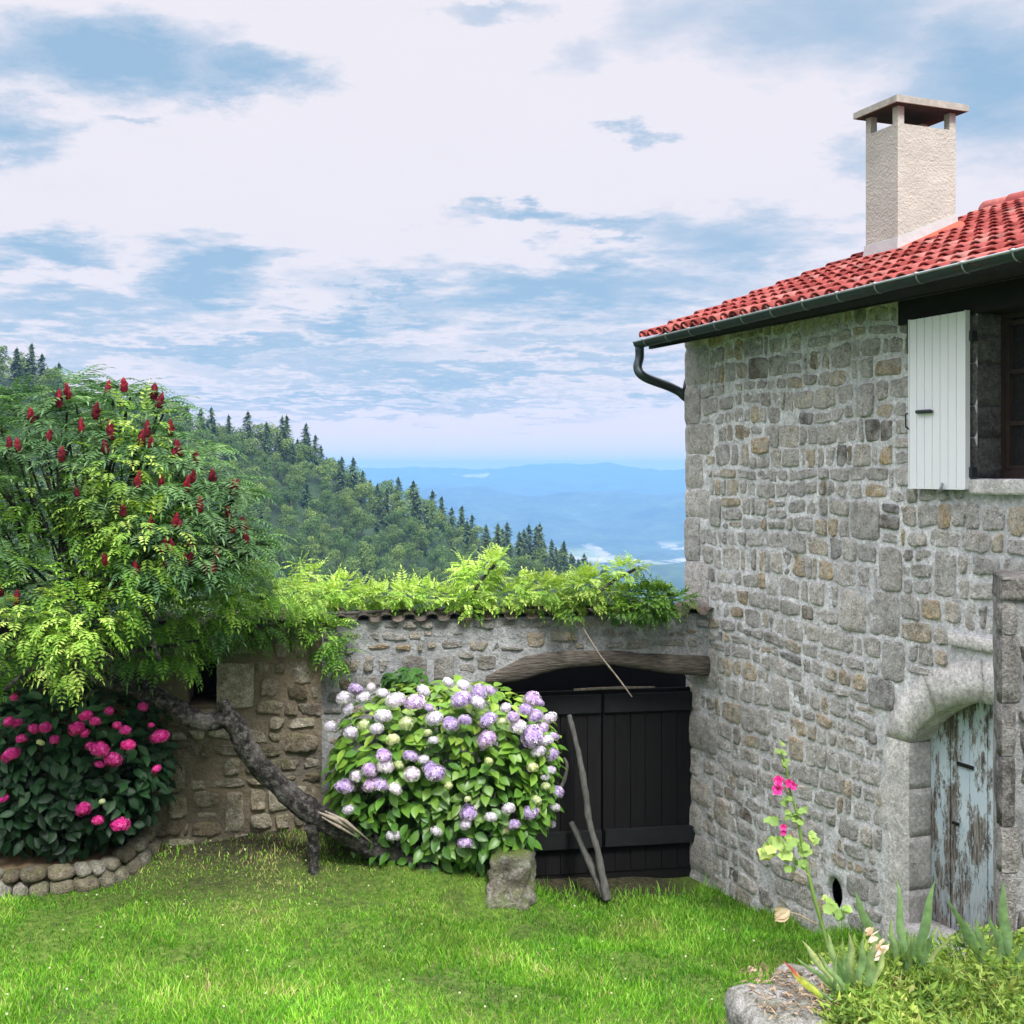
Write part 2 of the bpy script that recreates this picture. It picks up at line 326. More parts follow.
# big terrain : garden slope, wooded hillside, valley, far mountains
RX = np.array([-900,-300,-220,-149,-127,-91,-47,-9,14,40,90,160,900]); RZ = np.array([55,55,50,34,25,13,1,-17,-28,-43,-80,-125,-300.])
VS = 2.1
def terrain_np(x, y):
    xo, yo = x, y
    ridge = np.interp(x, RX, RZ)+2.5*np.sin(x*.06)+1.5*np.sin(x*.17)
    hill = np.where(y < 350, ridge-.35*(350-y), ridge-.45*(y-350))
    x, y = xo/VS, yo/VS
    gard = np.where(yo > 12.3, -.5-.45*(yo-12.3), -.5)-.05*np.maximum(0, np.abs(xo)-20)
    def hump(cx, cy, sx, sy, hh): return hh*np.exp(-((x-cx)/sx)**2-((y-cy)/sy)**2)
    v = -130+hump(350, 1350, 260, 150, 40)+hump(140, 1180, 90, 100, 30)+hump(-60, 1300, 120, 120, 22)
    v = v+hump(250, 2500, 420, 330, 66)+hump(-120, 2600, 300, 300, 42)+hump(700, 2400, 350, 300, 60)+hump(-500, 2700, 400, 300, 60)
    far = 155*np.clip((y-3000)/1300, 0, 1)**.8*(.90+.05*np.sin(x*.0031+1)+.035*np.sin(x*.008)+.02*np.sin(x*.021))
    v = v+np.where(y > 3000, far, 0)*np.where(y > 4600, np.clip(1-(y-4600)/2500, .3, 1), 1)
    v = v+np.clip((y-1100)/900, 0, 1)*(5*np.sin(x*.019+2*np.sin(y*.006))*np.sin(y*.009+x*.003)+2.2*np.sin(x*.047+y*.021)+1.2*np.sin(x*.09-y*.05))
    v = v+(4*np.sin(x*.011+y*.004)+3*np.sin(x*.023-y*.013))*np.clip((y-700)/800, 0, 1)
    v = 4+(v-4)*VS
    return np.maximum(v, np.maximum(hill, gard))
az = np.radians(np.concatenate([np.linspace(-180, -40, 29)[:-1], np.linspace(-40, 40, 401), np.linspace(40, 180, 29)[1:]]))
rr = np.concatenate([[1, 5, 10], np.geomspace(12, 10250, 240)])
A, R = np.meshgrid(az, rr); X = R*np.sin(A); Y = R*np.cos(A); Z = terrain_np(X, Y)
idx = np.arange(X.size).reshape(X.shape)
fc = np.stack([idx[:-1, :-1], idx[:-1, 1:], idx[1:, 1:], idx[1:, :-1]], -1).reshape(-1, 4)[:, ::-1]
m, nt, b, _ = newmat('valley_land'); g = N(nt); p = g.pos()
sp0 = g.n('ShaderNodeSeparateXYZ'); g.l(p, sp0.inputs[0])
wood_c = g.ramp(g.noise(p, .03, 6, .7), [(.3, (.03,.055,.03)), (.7, (.075,.115,.05))])
wood_c = g.mix(g.ramp(g.math('MULTIPLY', sp0.outputs[1], .001), [(.35, 1.0), (.5, 0.0)]), wood_c, (.03,.055,.025)); wood_c = g.mix(.8, wood_c, g.ramp(g.noise(p, .006, 5, .7), [(.35, .55), (.65, 1.4)]), 'MULTIPLY')
field_c = g.ramp(g.noise(p, .007, 3), [(.35, (.16,.21,.08)), (.5, (.30,.28,.20)), (.65, (.38,.36,.30))])
fm = g.ramp(g.noise(g.vscale(p, (.0018, .0008, 0)), 1.0, 5, .6), [(.64, 0.0), (.66, 1.0)])
sp = g.n('ShaderNodeSeparateXYZ'); g.l(p, sp.inputs[0])
low = g.ramp(g.math('MULTIPLY', g.math('ADD', sp.outputs[2], 292.), .005), [(.12, 1.0), (.19, 0.0)])
farm = g.ramp(g.math('MULTIPLY', sp.outputs[1], .0001), [(.11, 0.0), (.12, 1.0)])
vf = g.ramp(g.noise(g.vscale(p, (.003, .0015, 0)), 1.0, 6, .65), [(.48, 0.0), (.51, 1.0)])
fm = g.math('MULTIPLY', g.math('MAXIMUM', fm, g.math('MULTIPLY', vf, low)), farm)
g.l(g.mix(fm, wood_c, field_c), b.inputs['Base Color']); b.inputs['Roughness'].default_value = 1; M['valley'] = m
mb = MB(); mb.add(np.stack([X, Y, Z], -1).reshape(-1, 3), fc)
TZMAX = Z.max(); print('terrain', Z.min(), Z.max())
tag(mb.build('terrain', M['valley']), 'wooded hillside, valley and far blue mountains', None, None, 'structure')

# ------------------------------------------------------------------ rubble masonry
def hit(rc, ex):  # rect overlap -> shrink away or drop
    u0, u1, v0, v1 = rc
    for (a0, a1, b0, b1) in ex:
        if u1 <= a0 or u0 >= a1 or v1 <= b0 or v0 >= b1: continue
        opts = [(a0-u0, (u0, a0, v0, v1)), (u1-a1, (a1, u1, v0, v1)), (b0-v0, (u0, u1, v0, b0)), (v1-b1, (u0, u1, b1, v1))]
        k = max(opts, key=lambda o: o[0])
        if k[0] < .06: return None
        u0, u1, v0, v1 = k[1]
    if u1-u0 < .05 or v1-v0 < .05: return None
    return u0, u1, v0, v1
def add_stone(mb, fn, rc, gap, h, mat, ex=3.0, jit=.16, seg=22, r=None, rough=1.0):
    u0, u1, v0, v1 = rc; cu = (u0+u1)/2; cv = (v0+v1)/2; a = (u1-u0)/2-gap/2; c = (v1-v0)/2-gap/2
    if a < .015 or c < .015: return
    q = [(sx*a*(1-U(0, jit)), sy*c*(1-U(0, jit))) for sx, sy in ((-1,-1), (1,-1), (1,1), (-1,1))]
    ph = U(0, 50); V = []; rn = [(1.0, -.012), (.985, h*.45), (.90, h*.85), (.62, h), (.3, h*1.02)]
    tl = (U(-.3, .3), U(-.3, .3))
    for fr, d in rn:
        for k in range(seg):
            an = 2*math.pi*k/seg; x = math.copysign(abs(math.cos(an))**(2/ex), math.cos(an)); y = math.copysign(abs(math.sin(an))**(2/ex), math.sin(an))
            x *= fr; y *= fr
            w = [(1-x)*(1-y)/4, (1+x)*(1-y)/4, (1+x)*(1+y)/4, (1-x)*(1+y)/4]
            px = sum(wi*qi[0] for wi, qi in zip(w, q)); py = sum(wi*qi[1] for wi, qi in zip(w, q))
            n0 = .04+.09*nz(math.cos(an)*1.7+ph, math.sin(an)*1.7, ph)+.04*nz(math.cos(an)*5+ph, math.sin(an)*5, ph)
            px *= 1+n0; py *= 1+n0
            dd = d+(0 if d < 0 else rough*h*(.5*nz(px*12+ph, py*12, 1)+.35*nz(px*35+ph, py*35, 2))+h*.3*(tl[0]*x+tl[1]*y))
            V.append(fn(cu+px, cv+py, dd))
    V.append(fn(cu, cv, h*(1+.3*nz(ph, 1, 1)))); n = len(rn); Fs = []
    for i in range(n-1):
        for k in range(seg): Fs.append((i*seg+k, i*seg+(k+1) % seg, (i+1)*seg+(k+1) % seg, (i+1)*seg+k))
    Fs += [((n-1)*seg+k, (n-1)*seg+(k+1) % seg, n*seg) for k in range(seg)]
    mb.add(V, Fs, mat, r)
def clip(poly, nx, ny, c):        # keep nx*x+ny*y <= c
    out = []; n = len(poly)
    for i in range(n):
        a = poly[i]; b_ = poly[(i+1) % n]; da = nx*a[0]+ny*a[1]-c; db = nx*b_[0]+ny*b_[1]-c
        if da <= 0: out.append(a)
        if (da < 0 < db) or (db < 0 < da):
            t = da/(da-db); out.append((a[0]+(b_[0]-a[0])*t, a[1]+(b_[1]-a[1])*t))
    return out
def add_poly_stone(mb, fn, poly, gap, h, mat, rough):
    cu = sum(p[0] for p in poly)/len(poly); cv = sum(p[1] for p in poly)/len(poly)
    # inset every side, then round the corners
    q = poly
    for i in range(len(poly)):
        a = poly[i]; b_ = poly[(i+1) % len(poly)]; ex_, ey_ = b_[0]-a[0], b_[1]-a[1]; l_ = math.hypot(ex_, ey_)
        if l_ < 1e-5: continue
        nx, ny = ey_/l_, -ex_/l_
        if nx*(cu-a[0])+ny*(cv-a[1]) > 0: nx, ny = -nx, -ny
        q = clip(q, nx, ny, nx*a[0]+ny*a[1]-gap*U(.25, .8))
        if len(q) < 3: return
    xs_ = [p[0] for p in q]; ys_ = [p[1] for p in q]
    if max(xs_)-min(xs_) < .035 or max(ys_)-min(ys_) < .03: return
    cu = sum(xs_)/len(q); cv = sum(ys_)/len(q)
    for it in range(1 if len(q) > 7 else 2):
        f = (.16, .22)[it]; o = []
        for i in range(len(q)):
            a = q[i]; b_ = q[(i+1) % len(q)]
            o += [(a[0]+(b_[0]-a[0])*f, a[1]+(b_[1]-a[1])*f), (a[0]+(b_[0]-a[0])*(1-f), a[1]+(b_[1]-a[1])*(1-f))]
        q = o
    n = len(q); ph = U(0, 50); V = []; rn = [(1.03, -.012), (1.0, h*.35), (.93, h*.9), (.72, h), (.48, h*1.03), (.22, h*1.03)]; tl = (U(-1, 1), U(-1, 1)); S_ = max(max(xs_)-min(xs_), max(ys_)-min(ys_))
    for fr, d in rn:
        for (x, y) in q:
            px, py = (x-cu)*fr, (y-cv)*fr; e = .012*nz(x*22+ph, y*22, 1)+.007*nz(x*55, y*55+ph, 2); l_ = math.hypot(px, py)+1e-6
            px += px/l_*e*fr; py += py/l_*e*fr
            dd = d if d < 0 else d+rough*(.010*nz(px*14+ph, py*14, 1)+.007*nz(px*38+ph, py*38, 2))*min(1, fr+.3)+h*.5*(tl[0]*px+tl[1]*py)/S_*2
            V.append(fn(cu+px, cv+py, dd))
    V.append(fn(cu, cv, h+rough*.010*nz(ph, 0, 1))); m_ = len(rn)
    Fs = [(a*n+k, a*n+(k+1) % n, (a+1)*n+(k+1) % n, (a+1)*n+k) for a in range(m_-1) for k in range(n)]+[((m_-1)*n+k, (m_-1)*n+(k+1) % n, m_*n) for k in range(n)]
    mb.add(V, Fs, mat)
def rubble(mb, fn, u0, u1, v0, v1, ex, bh=(.24, .36), wd=(.11, .34), gap=.026, h=.014, jit=.02, mat=0, drop=.02, rough=1.2, wav=.05, lowv=None):
    bands = [v0-.1]
    while bands[-1] < v1+.1: bands.append(bands[-1]+U(*bh))
    def line(k, u): return bands[k]+wav*nz(u*.55, bands[k]*1.3, 3)+.022*nz(u*2.6, k*5.1, 9)
    polys = []
    def course(a, b_, lo, hi, wmul=1.0):      # stones between two wavy lines
        xs_ = [a]
        while xs_[-1] < b_-.02:
            w = U(*wd)*wmul*(1 if random.random() < .8 else .55); xs_.append(min(xs_[-1]+w, b_))
        if len(xs_) > 2 and xs_[-1]-xs_[-2] < .06: xs_.pop(-2)
        tp = [(x+U(-jit, jit), x+U(-jit, jit)) for x in xs_]; tp[0] = (a, a); tp[-1] = (b_, b_)
        for i in range(len(xs_)-1):
            l, r_ = tp[i], tp[i+1]; m0, m1 = (l[0]+r_[0])/2, (l[1]+r_[1])/2
            e0, e1 = U(-.008, .008), U(-.010, .010)
            polys.append([(l[0], lo(l[0])+U(0, .012)), (m0, lo(m0)+e0), (r_[0], lo(r_[0])+U(0, .012)), ((r_[0]+r_[1])/2+U(-.01, .01), (lo(r_[0])+hi(r_[1]))/2), (r_[1], hi(r_[1])-U(0, .02)), (m1, hi(m1)+e1), (l[1], hi(l[1])-U(0, .02)), ((l[0]+l[1])/2+U(-.01, .01), (lo(l[0])+hi(l[1]))/2)])
    for k in range(len(bands)-1):
        u = u0-U(0, .5)
        while u < u1+.1:
            q = random.random(); lo = lambda x, k=k: line(k, x); hi = lambda x, k=k: line(k+1, x)
            if q < .13:
                w = U(.22, .40); course(u, u+w, lo, hi, 5)
            elif q < .86:
                w = U(.4, 1.1); f = U(.36, .64); sl = U(-.05, .05); uu = u
                md = lambda x, k=k, f=f, sl=sl, uu=uu, w=w: line(k, x)*(1-f-sl*(x-uu)/w)+line(k+1, x)*(f+sl*(x-uu)/w)+.010*nz(x*4, k, f)
                course(u, u+w, lo, md); course(u, u+w, md, hi)
            else:
                w = U(.18, .4); f1, f2 = U(.25, .4), U(.6, .75)
                m1 = lambda x, k=k, f=f1: line(k, x)*(1-f)+line(k+1, x)*f
                m2 = lambda x, k=k, f=f2: line(k, x)*(1-f)+line(k+1, x)*f
                course(u, u+w, lo, m1, 1.3); course(u, u+w, m1, m2, 1.2); course(u, u+w, m2, hi, 1.3)
            u += w
    for poly in polys:
        a = sum(p[0] for p in poly)/8; c = sum(p[1] for p in poly)/8
        if not (u0 <= a <= u1 and v0 <= c <= v1) or random.random() < drop: continue
        if lowv is not None and c < lowv(a)-.2: continue
        if any(x0 < a < x1 and y0 < c < y1 for x0, x1, y0, y1 in ex): continue
        for (nx, ny, cc_) in ((1, 0, u1), (-1, 0, -u0), (0, 1, v1), (0, -1, -v0)): poly = clip(poly, nx, ny, cc_) if len(poly) > 2 else poly
        for (x0, x1, y0, y1) in ex:
            if len(poly) < 3: break
            if max(p[0] for p in poly) <= x0 or min(p[0] for p in poly) >= x1 or max(p[1] for p in poly) <= y0 or min(p[1] for p in poly) >= y1: continue
            o = max([(x0-a, (1, 0, x0)), (a-x1, (-1, 0, -x1)), (y0-c, (0, 1, y0)), (c-y1, (0, -1, -y1))], key=lambda q: q[0])
            poly = clip(poly, *o[1])
        if len(poly) < 3: continue
        add_poly_stone(mb, fn, poly, gap*U(.4, 1.6), h*U(.3, 1.7), mat, rough)
def sheet(mb, fn, u0, u1, v0, v1, holes, step=.07, mat=1, amp=.006):
    us = set(np.round(np.arange(u0, u1, step), 4)) | {u1}; vs = set(np.round(np.arange(v0, v1, step), 4)) | {v1}
    for a0, a1, b0, b1 in holes:
        us = {x for x in us if min(abs(x-a0), abs(x-a1)) > step*.3} | {x for x in (a0, a1) if u0 <= x <= u1}
        vs = {x for x in vs if min(abs(x-b0), abs(x-b1)) > step*.3} | {x for x in (b0, b1) if v0 <= x <= v1}
    us |= {u0, u1}; vs |= {v0, v1}
    us = sorted(us); vs = sorted(vs); V = []; Fs = []
    for v in vs:
        for u in us: V.append(fn(u, v, amp*(nz(u*7, v*7, 5)+nz(u*2, v*2, 8))))
    nu = len(us)
    for j in range(len(vs)-1):
        for i in range(nu-1):
            cu = (us[i]+us[i+1])/2; cv = (vs[j]+vs[j+1])/2
            if any(a0 < cu < a1 and b0 < cv < b1 for a0, a1, b0, b1 in holes): continue
            Fs.append((j*nu+i, j*nu+i+1, (j+1)*nu+i+1, (j+1)*nu+i))
    mb.add(V, Fs, mat, .5)
def block(mb, fn, u0, u1, v0, v1, d0, d1, mat=0, r=None, amp=.006, n=5, bev=.012):   # dressed stone with soft uneven edges
    V = []; Fs = []
    def P(i, j, k):
        u = u0+(u1-u0)*i/n; v = v0+(v1-v0)*j/n; d = d0+(d1-d0)*k
        eu = min(i, n-i); ev = min(j, n-j)
        if k == 1:
            if eu == 0: d -= bev*.8
            if ev == 0: d -= bev*.8
            if eu and ev: d += amp*nz(u*9, v*9, d1)
        u += amp*.8*nz(u*6, v*6, 3); v += amp*.8*nz(u*6, v*6, 9)
        return fn(u, v, d)
    g0 = {}
    for k in (0, 1):
        for j in range(n+1):
            for i in range(n+1): g0[i, j, k] = len(V); V.append(P(i, j, k))
    for j in range(n):
        for i in range(n):
            Fs.append((g0[i, j, 1], g0[i+1, j, 1], g0[i+1, j+1, 1], g0[i, j+1, 1]))
    mb.add(V, Fs, mat, r); Fs = []
    for i in range(n):
        Fs += [(g0[i, 0, 0], g0[i+1, 0, 0], g0[i+1, 0, 1], g0[i, 0, 1]), (g0[i+1, n, 0], g0[i, n, 0], g0[i, n, 1], g0[i+1, n, 1]),
               (g0[0, i+1, 0], g0[0, i, 0], g0[0, i, 1], g0[0, i+1, 1]), (g0[n, i, 0], g0[n, i+1, 0], g0[n, i+1, 1], g0[n, i, 1])]
    mb.add(V, Fs, mat, r)
def slab(mb, fn, u0, u1, v0, v1, d0, d1, mat=0, r=None):
    mb.box([fn(u0, v0, d0), fn(u1, v0, d0), fn(u1, v0, d1), fn(u0, v0, d1), fn(u0, v1, d0), fn(u1, v1, d0), fn(u1, v1, d1), fn(u0, v1, d1)], mat, r)

# ------------------------------------------------------------------ THE HOUSE  (t along the wall, z up, d outwards)
def W(t, z, d=0.0): return Vector((3.11-.376*t-.927*d, 8.7+.927*t-.376*d, z))
def Wt(px, d=0.0):                  # t of the wall plane under a picture column
    k = (px-512)/F; a = W(0, 0, d); return (a.x-k*a.y)/(.376+k*.927)
TC = 3.62; TN = -5.0; EZ = 5.36; L = 4.4; PIT = .365; DE = .44
house = thing('stone_house', W(0, 0, -2), 'stone house with red tiled roof, white shutter and tall chimney', 'house')
DO = (-1.37, .33, .60, 2.01); TCN = -.52; ZCN = 1.385; RA = 1.055
WO = (-1.35, -.36, 3.99, 5.15); HO = (1.10, 1.36, .42, .74)
holes = [(DO[0], DO[1], DO[2], ZCN+RA), WO, HO]
wall = MB()
ex = [(DO[0]-.3, DO[1]+.30, 0, 2.0), *[(TCN-abs(1.34*math.cos(a_)), TCN+abs(1.34*math.cos(a_)), 1.95, ZCN+1.34*math.sin(a_)+.02) for a_ in np.linspace(.48, 1.5, 9)], (-.60, -.10, 2.7, 2.89), (WO[0]-.2, -.30, 3.86, 5.5), (HO[0]-.02, HO[1]+.02, HO[2]-.02, HO[3]+.02)]
quo = []
z = -.3; k = 0
while z < 5.35:
    hq = U(.26, .44); wq = U(.42, .60) if k % 2 else U(.24, .34); quo.append((TC-wq, TC+.015, z, min(z+hq, 5.42))); z += hq+.012; k += 1
ex += [(a-.01, b+.1, c, d) for a, b, c, d in quo]
gl = lambda t: ground(*W(t, 0, .1).xy)
rubble(wall, W, -3.2, TC, -.2, 5.42, ex, (.25, .37), (.11, .34), .024, .011, .018, 0, .01, rough=1.15, lowv=gl, wav=.10)
for q in quo:
    block(wall, W, q[0], q[1], q[2], q[3], -.3, U(.012, .03), 0, random.choice([.3, .45, .5, .6, .35, .7, .2]), .016, 7, .02)
sheet(wall, W, TN, TC, -.6, 5.46, holes, .08, 1)
# gables, back and inner faces
def gable(t0, flip):
    w = DE-L
    P = [W(t0, -.6, 0), W(t0, -.6, 2*w), W(t0, 5.5, 2*w), W(t0, 5.4+PIT*(L-.44), w), W(t0, 5.5, 0)]
    wall.add(P, [(0,1,2,3,4)] if flip else [(4,3,2,1,0)], 1, .5)
gable(TC, False); gable(TN, True)
wall.add([W(TN,-.6,2*(DE-L)), W(TC,-.6,2*(DE-L)), W(TC,5.5,2*(DE-L)), W(TN,5.5,2*(DE-L))], [(0,1,2,3)], 1, .5)
# side faces of the quoins on the far gable
for q in quo:
    G = lambda u, v, d: W(TC+d, v, -u)
    block(wall, G, 0.0, .3 if q[1]-q[0] > .36 else .5, q[2], q[3], -.05, .02, 0, .4, .012, 4, .015)
# oval drain hole : mortar ring + reveal
cu, cv = (HO[0]+HO[1])/2, (HO[2]+HO[3])/2; V = []; Fs = []; n = 28
for i in range(n):
    a = 2*math.pi*i/n; s = 1/max(abs(math.cos(a))/((HO[1]-HO[0])/2), abs(math.sin(a))/((HO[3]-HO[2])/2))
    w = .9+.1*nz(math.cos(a)*2, math.sin(a)*2, 4)
    V += [W(cu+math.cos(a)*s, cv+math.sin(a)*s, 0), W(cu+.115*w*math.cos(a), cv+.15*w*math.sin(a), .004), W(cu+.11*w*math.cos(a), cv+.145*w*math.sin(a), -.05)]
for i in range(n):
    j = (i+1) % n; Fs += [(3*i, 3*j, 3*j+1, 3*i+1), (3*i+1, 3*j+1, 3*j+2, 3*i+2)]
wall.add(V, Fs, 1, .5)
wall.build('wall', [M['stone'], M['mortar']], house)
for (a0, a1, b0, b1) in (WO, DO):
    rv = MB()
    for (p_, q_) in (((a1+.012, b0-.01), (a1+.012, b1+.01)), ((a0-.012, b0-.01), (a0-.012, b1+.01)), ((a0-.01, b0-.012), (a1+.01, b0-.012)), ((a0-.01, b1+.012), (a1+.01, b1+.012))):
        if (a0, a1) == DO[:2] and p_[1] > 1.9: continue
        rv.add([W(p_[0], p_[1], -.004), W(q_[0], q_[1], -.004), W(q_[0], q_[1], -.3), W(p_[0], p_[1], -.3)], [(0,1,2,3)], 0, .5)
    rv.build('opening_reveal', M['dressed_dark'] if b0 > 3 else M['mortar_b'], house)
# black panels that stand for the unlit hollows behind openings
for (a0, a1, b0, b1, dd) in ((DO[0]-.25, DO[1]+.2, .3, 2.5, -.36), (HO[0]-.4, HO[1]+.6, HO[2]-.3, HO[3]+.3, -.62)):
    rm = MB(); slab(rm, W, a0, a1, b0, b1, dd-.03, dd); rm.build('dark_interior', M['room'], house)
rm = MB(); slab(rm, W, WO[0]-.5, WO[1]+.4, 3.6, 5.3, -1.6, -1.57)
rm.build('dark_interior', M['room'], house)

# door surround
ds = MB()
z = .45; k = 0
for hq in (.44, .40, .36, .38):
    wq = (.30, .24, .34, .26)[k]
    z1 = min(z+hq, 2.0)
    block(ds, W, DO[1], DO[1]+wq, z, z1-.002, -.26, .012, 0, U(0, 1), .006, 6, .005)
    block(ds, W, DO[0]-wq, DO[0], z, z1-.008, -.26, .028, 0, U(0, 1), .010, 6)
    z = z1; k += 1
a_s = math.atan2(2.0-ZCN, DO[1]-TCN); a_e = math.pi-a_s
cuts = [a_s, a_s+.40, a_s+.86, a_s+1.24, a_s+1.70, a_e]
for i in range(5):
    A0, A1 = cuts[i]+.001, cuts[i+1]-.001; nn_ = 9; V = []; Fs = []
    for dj, dd in enumerate((-.26, .013)):
        for rj in range(3):
            for k in range(nn_+1):
                a = A0+(A1-A0)*k/nn_; Ro = RA+.29
                R_ = (RA, RA+.14, Ro)[rj]
                d2 = dd if dd < 0 else dd-(.006 if rj != 1 or k in (0, nn_) else 0)+.004*nz(a*9, rj, i)
                t_, z_ = TCN+R_*math.cos(a), ZCN+R_*math.sin(a)
                if i == 0 and k < 2 and rj: t_, z_ = DO[1]+(.12, .26)[rj-1]-.02*k, 2.003+k*.10
                if i == 4 and k > nn_-2 and rj: t_, z_ = DO[0]-(.12, .26)[rj-1]+.02*(nn_-k), 2.003+(nn_-k)*.10
                V.append(W(t_, z_, d2))
    m1 = nn_+1
    def id_(dj, rj, k): return dj*3*m1+rj*m1+k
    for k in range(nn_):
        for rj in range(2): Fs.append((id_(1, rj, k), id_(1, rj+1, k), id_(1, rj+1, k+1), id_(1, rj, k+1)))
        Fs.append((id_(0, 0, k), id_(1, 0, k), id_(1, 0, k+1), id_(0, 0, k+1))); Fs.append((id_(1, 2, k), id_(0, 2, k), id_(0, 2, k+1), id_(1, 2, k+1)))
    for k in (0, nn_):
        for rj in range(2): Fs.append((id_(0, rj, k), id_(0, rj+1, k), id_(1, rj+1, k), id_(1, rj, k)))
    ds.add(V, Fs, 0, U(0, 1))
block(ds, W, DO[0]-.05, DO[1]+.05, .50, .655, -.30, .10, 0, .2, .008, 6)     # threshold
block(ds, W, -.60, -.10, 2.80, 2.885, -.05, .035, 0, .9, .01, 5)
ds.build('door_surround', M['dressed'], house)
# fill of mortar above arch between rect hole and ring
fl = MB(); V = []; Fs = []; nn_ = 24
for k in range(nn_+1):
    a = a_s+(a_e-a_s)*k/nn_
    V += [W(TCN+(RA+.1)*math.cos(a), ZCN+(RA+.1)*math.sin(a), -.002), W(min(max(TCN+(RA+.5)*math.cos(a), DO[0]-.02), DO[1]+.02), ZCN+RA+.02, -.002)]
for k in range(nn_): Fs.append((2*k, 2*k+1, 2*k+3, 2*k+2))
fl.add(V, Fs, 0, .5); fl.build('arch_backing', M['mortar'], house)
# plank door
door = bpy.data.objects.new('door', None)
dm_ = MB(); t = DO[1]; k = 0
while t > DO[0]:
    w = U(.17, .23); t1 = max(t-w, DO[0]); tm = (t+t1)/2
    zt = lambda tt: ZCN+math.sqrt(max(0, RA**2-(tt-TCN)**2))+.01
    V = []
    for dd in (-.235, -.20+U(0, .006)):
        for zz in (0, 1):
            for tt in (t-.004, t1+.004): V.append(W(tt, zt(tt) if zz else .66, dd))
    dm_.add([V[0], V[1], V[5], V[4], V[2], V[3], V[7], V[6]], [(0,1,2,3),(4,7,6,5),(0,4,5,1),(1,5,6,2),(2,6,7,3),(3,7,4,0)], 0, U(0, 1))
    t = t1
dob = dm_.build('door', M['olddoor'], house, smooth=False); dob['label'] = 'weathered plank door with peeling pale blue paint'
for q in ((-.12, .04, 1.885, 1.91), (.03, .09, 1.44, 1.46)):
    ft = MB(); slab(ft, W, *q, -.197, -.180); ft.build('iron_strap', M['beam'], dob, smooth=False)

# window with jamb, sill, lintel
z = 4.0
for hq in (.28, .22, .30, .20, .15):
    jb = MB(); block(jb, W, WO[1], WO[1]+.13, z, min(z+hq, 5.15)-.006, -.28, .012, 0, U(0, 1), .008, 4)
    jb.build('jamb_stone', M['dressed_dark'], house)
    jb = MB(); block(jb, W, WO[0]-.2, WO[0], z, min(z+hq, 5.15)-.006, -.28, .012, 0, U(0, 1), .008, 4); z += hq; jb.build('jamb_stone', M['dressed_dark'], house)
sl = MB(); block(sl, W, WO[0]-.15, WO[1]+.03, 3.885, 3.985, -.28, .06, 0, .8, .008, 8); sl.build('window_sill', M['dressed'], house)
lt = MB(); slab(lt, W, WO[0]-.4, .42, 5.142, 5.47, -.28, .035); lt.build('timber_lintel', M['beam'], house, smooth=False)
lt = MB(); slab(lt, W, .16, .33, 4.92, 5.140, -.1, .03); lt.build('timber_corbel', M['beam'], house, smooth=False)
wn = MB(); D0, D1 = -.265, -.22
for a0, a1, b0, b1, e in ((WO[1]-.035, WO[1], 3.99, 5.15, 0), (WO[0], WO[0]+.035, 3.99, 5.15, 0), (WO[0]+.035, WO[1]-.035, 3.99, 4.05, 0), (WO[0]+.035, WO[1]-.035, 5.11, 5.15, 0)):
    slab(wn, W, a0, a1, b0, b1, D0-.03, D1+.01)
tc = (WO[0]+WO[1])/2
for a0, a1 in ((WO[1]-.075, WO[1]-.037), (tc+.002, tc+.04), (tc-.04, tc-.002), (WO[0]+.037, WO[0]+.075)): slab(wn, W, a0, a1, 4.055, 5.105, D0, D1+.004)
for (p0, p1) in ((tc+.04, WO[1]-.075), (WO[0]+.075, tc-.04)):
    for b0 in (4.052, 4.36, 4.72, 5.06): slab(wn, W, p0, p1, b0, b0+.03, D0+.003, D1)
win = wn.build('window', M['winwood'], house, smooth=False)
gp = MB(); gp.add([W(WO[0]+.03, 4.02, -.245), W(WO[1]-.03, 4.02, -.245), W(WO[1]-.03, 5.13, -.245), W(WO[0]+.03, 5.13, -.245)], [(0,1,2,3)]); gp.build('pane', M['glass'], win)
for (p0, p1, sgn) in ((tc+.03, WO[1]-.05, 1), (WO[0]+.05, tc-.03, -1)):
    cb = MB(); V = []; nu, nv = 36, 14
    for j in range(nv+1):
        for i in range(nu+1):
            x = i/nu; zz = 5.12-(5.12-4.03)*j/nv
            pull = 1-.45*math.sin(math.pi*min(1, j/nv))*(.9)
            tt = (p1-(p1-p0)*x*pull) if sgn > 0 else (p0+(p1-p0)*x*pull)
            V.append(W(tt, zz, -.32+.018*math.sin(x*26+.6*math.sin(j*.7))))
    cb.add(V, [(j*(nu+1)+i, j*(nu+1)+i+1, (j+1)*(nu+1)+i+1, (j+1)*(nu+1)+i) for j in range(nv) for i in range(nu)])
    cb.build('curtain', M['curtain'], win)
# shutter
sh = MB(); t0s, t1s = .245, -.320; npl = 7; w = (t0s-t1s)/npl
for i in range(npl):
    slab(sh, W, t0s-(i+1)*w+.003, t0s-i*w-.003, 3.925+.0, 5.16, .052, .078+.0, 0, .5)
slab(sh, W, t1s+.001, t0s-.001, 3.927, 5.158, .045, .070)
slab(sh, W, t1s-.012, t1s-.001, 3.92, 5.165, .040, .082)
slab(sh, W, t0s+.001, t0s+.010, 3.92, 5.165, .042, .081)
slab(sh, W, t1s, t0s, 3.912, 3.924, .042, .081)
sho = sh.build('shutter', M['white'], house, smooth=False)
hd = MB(); tube(hd, [W(.15, 4.47, .085), W(.14, 4.475, .10), W(.0, 4.475, .10), W(-.01, 4.47, .085)], [.010, .014, .014, .010], 8); hd.build('handle', M['zinc'], sho)
lk = MB(); tube(lk, [W(.26, 4.36, .03), W(.27, 4.37, .09), W(.27, 4.46, .09), W(.25, 4.47, .09)], .006, 6); tube(lk, [W(.27, 4.37, .09), W(.24, 4.355, .09)], .006, 6); lk.build('catch', M['iron'], sho)
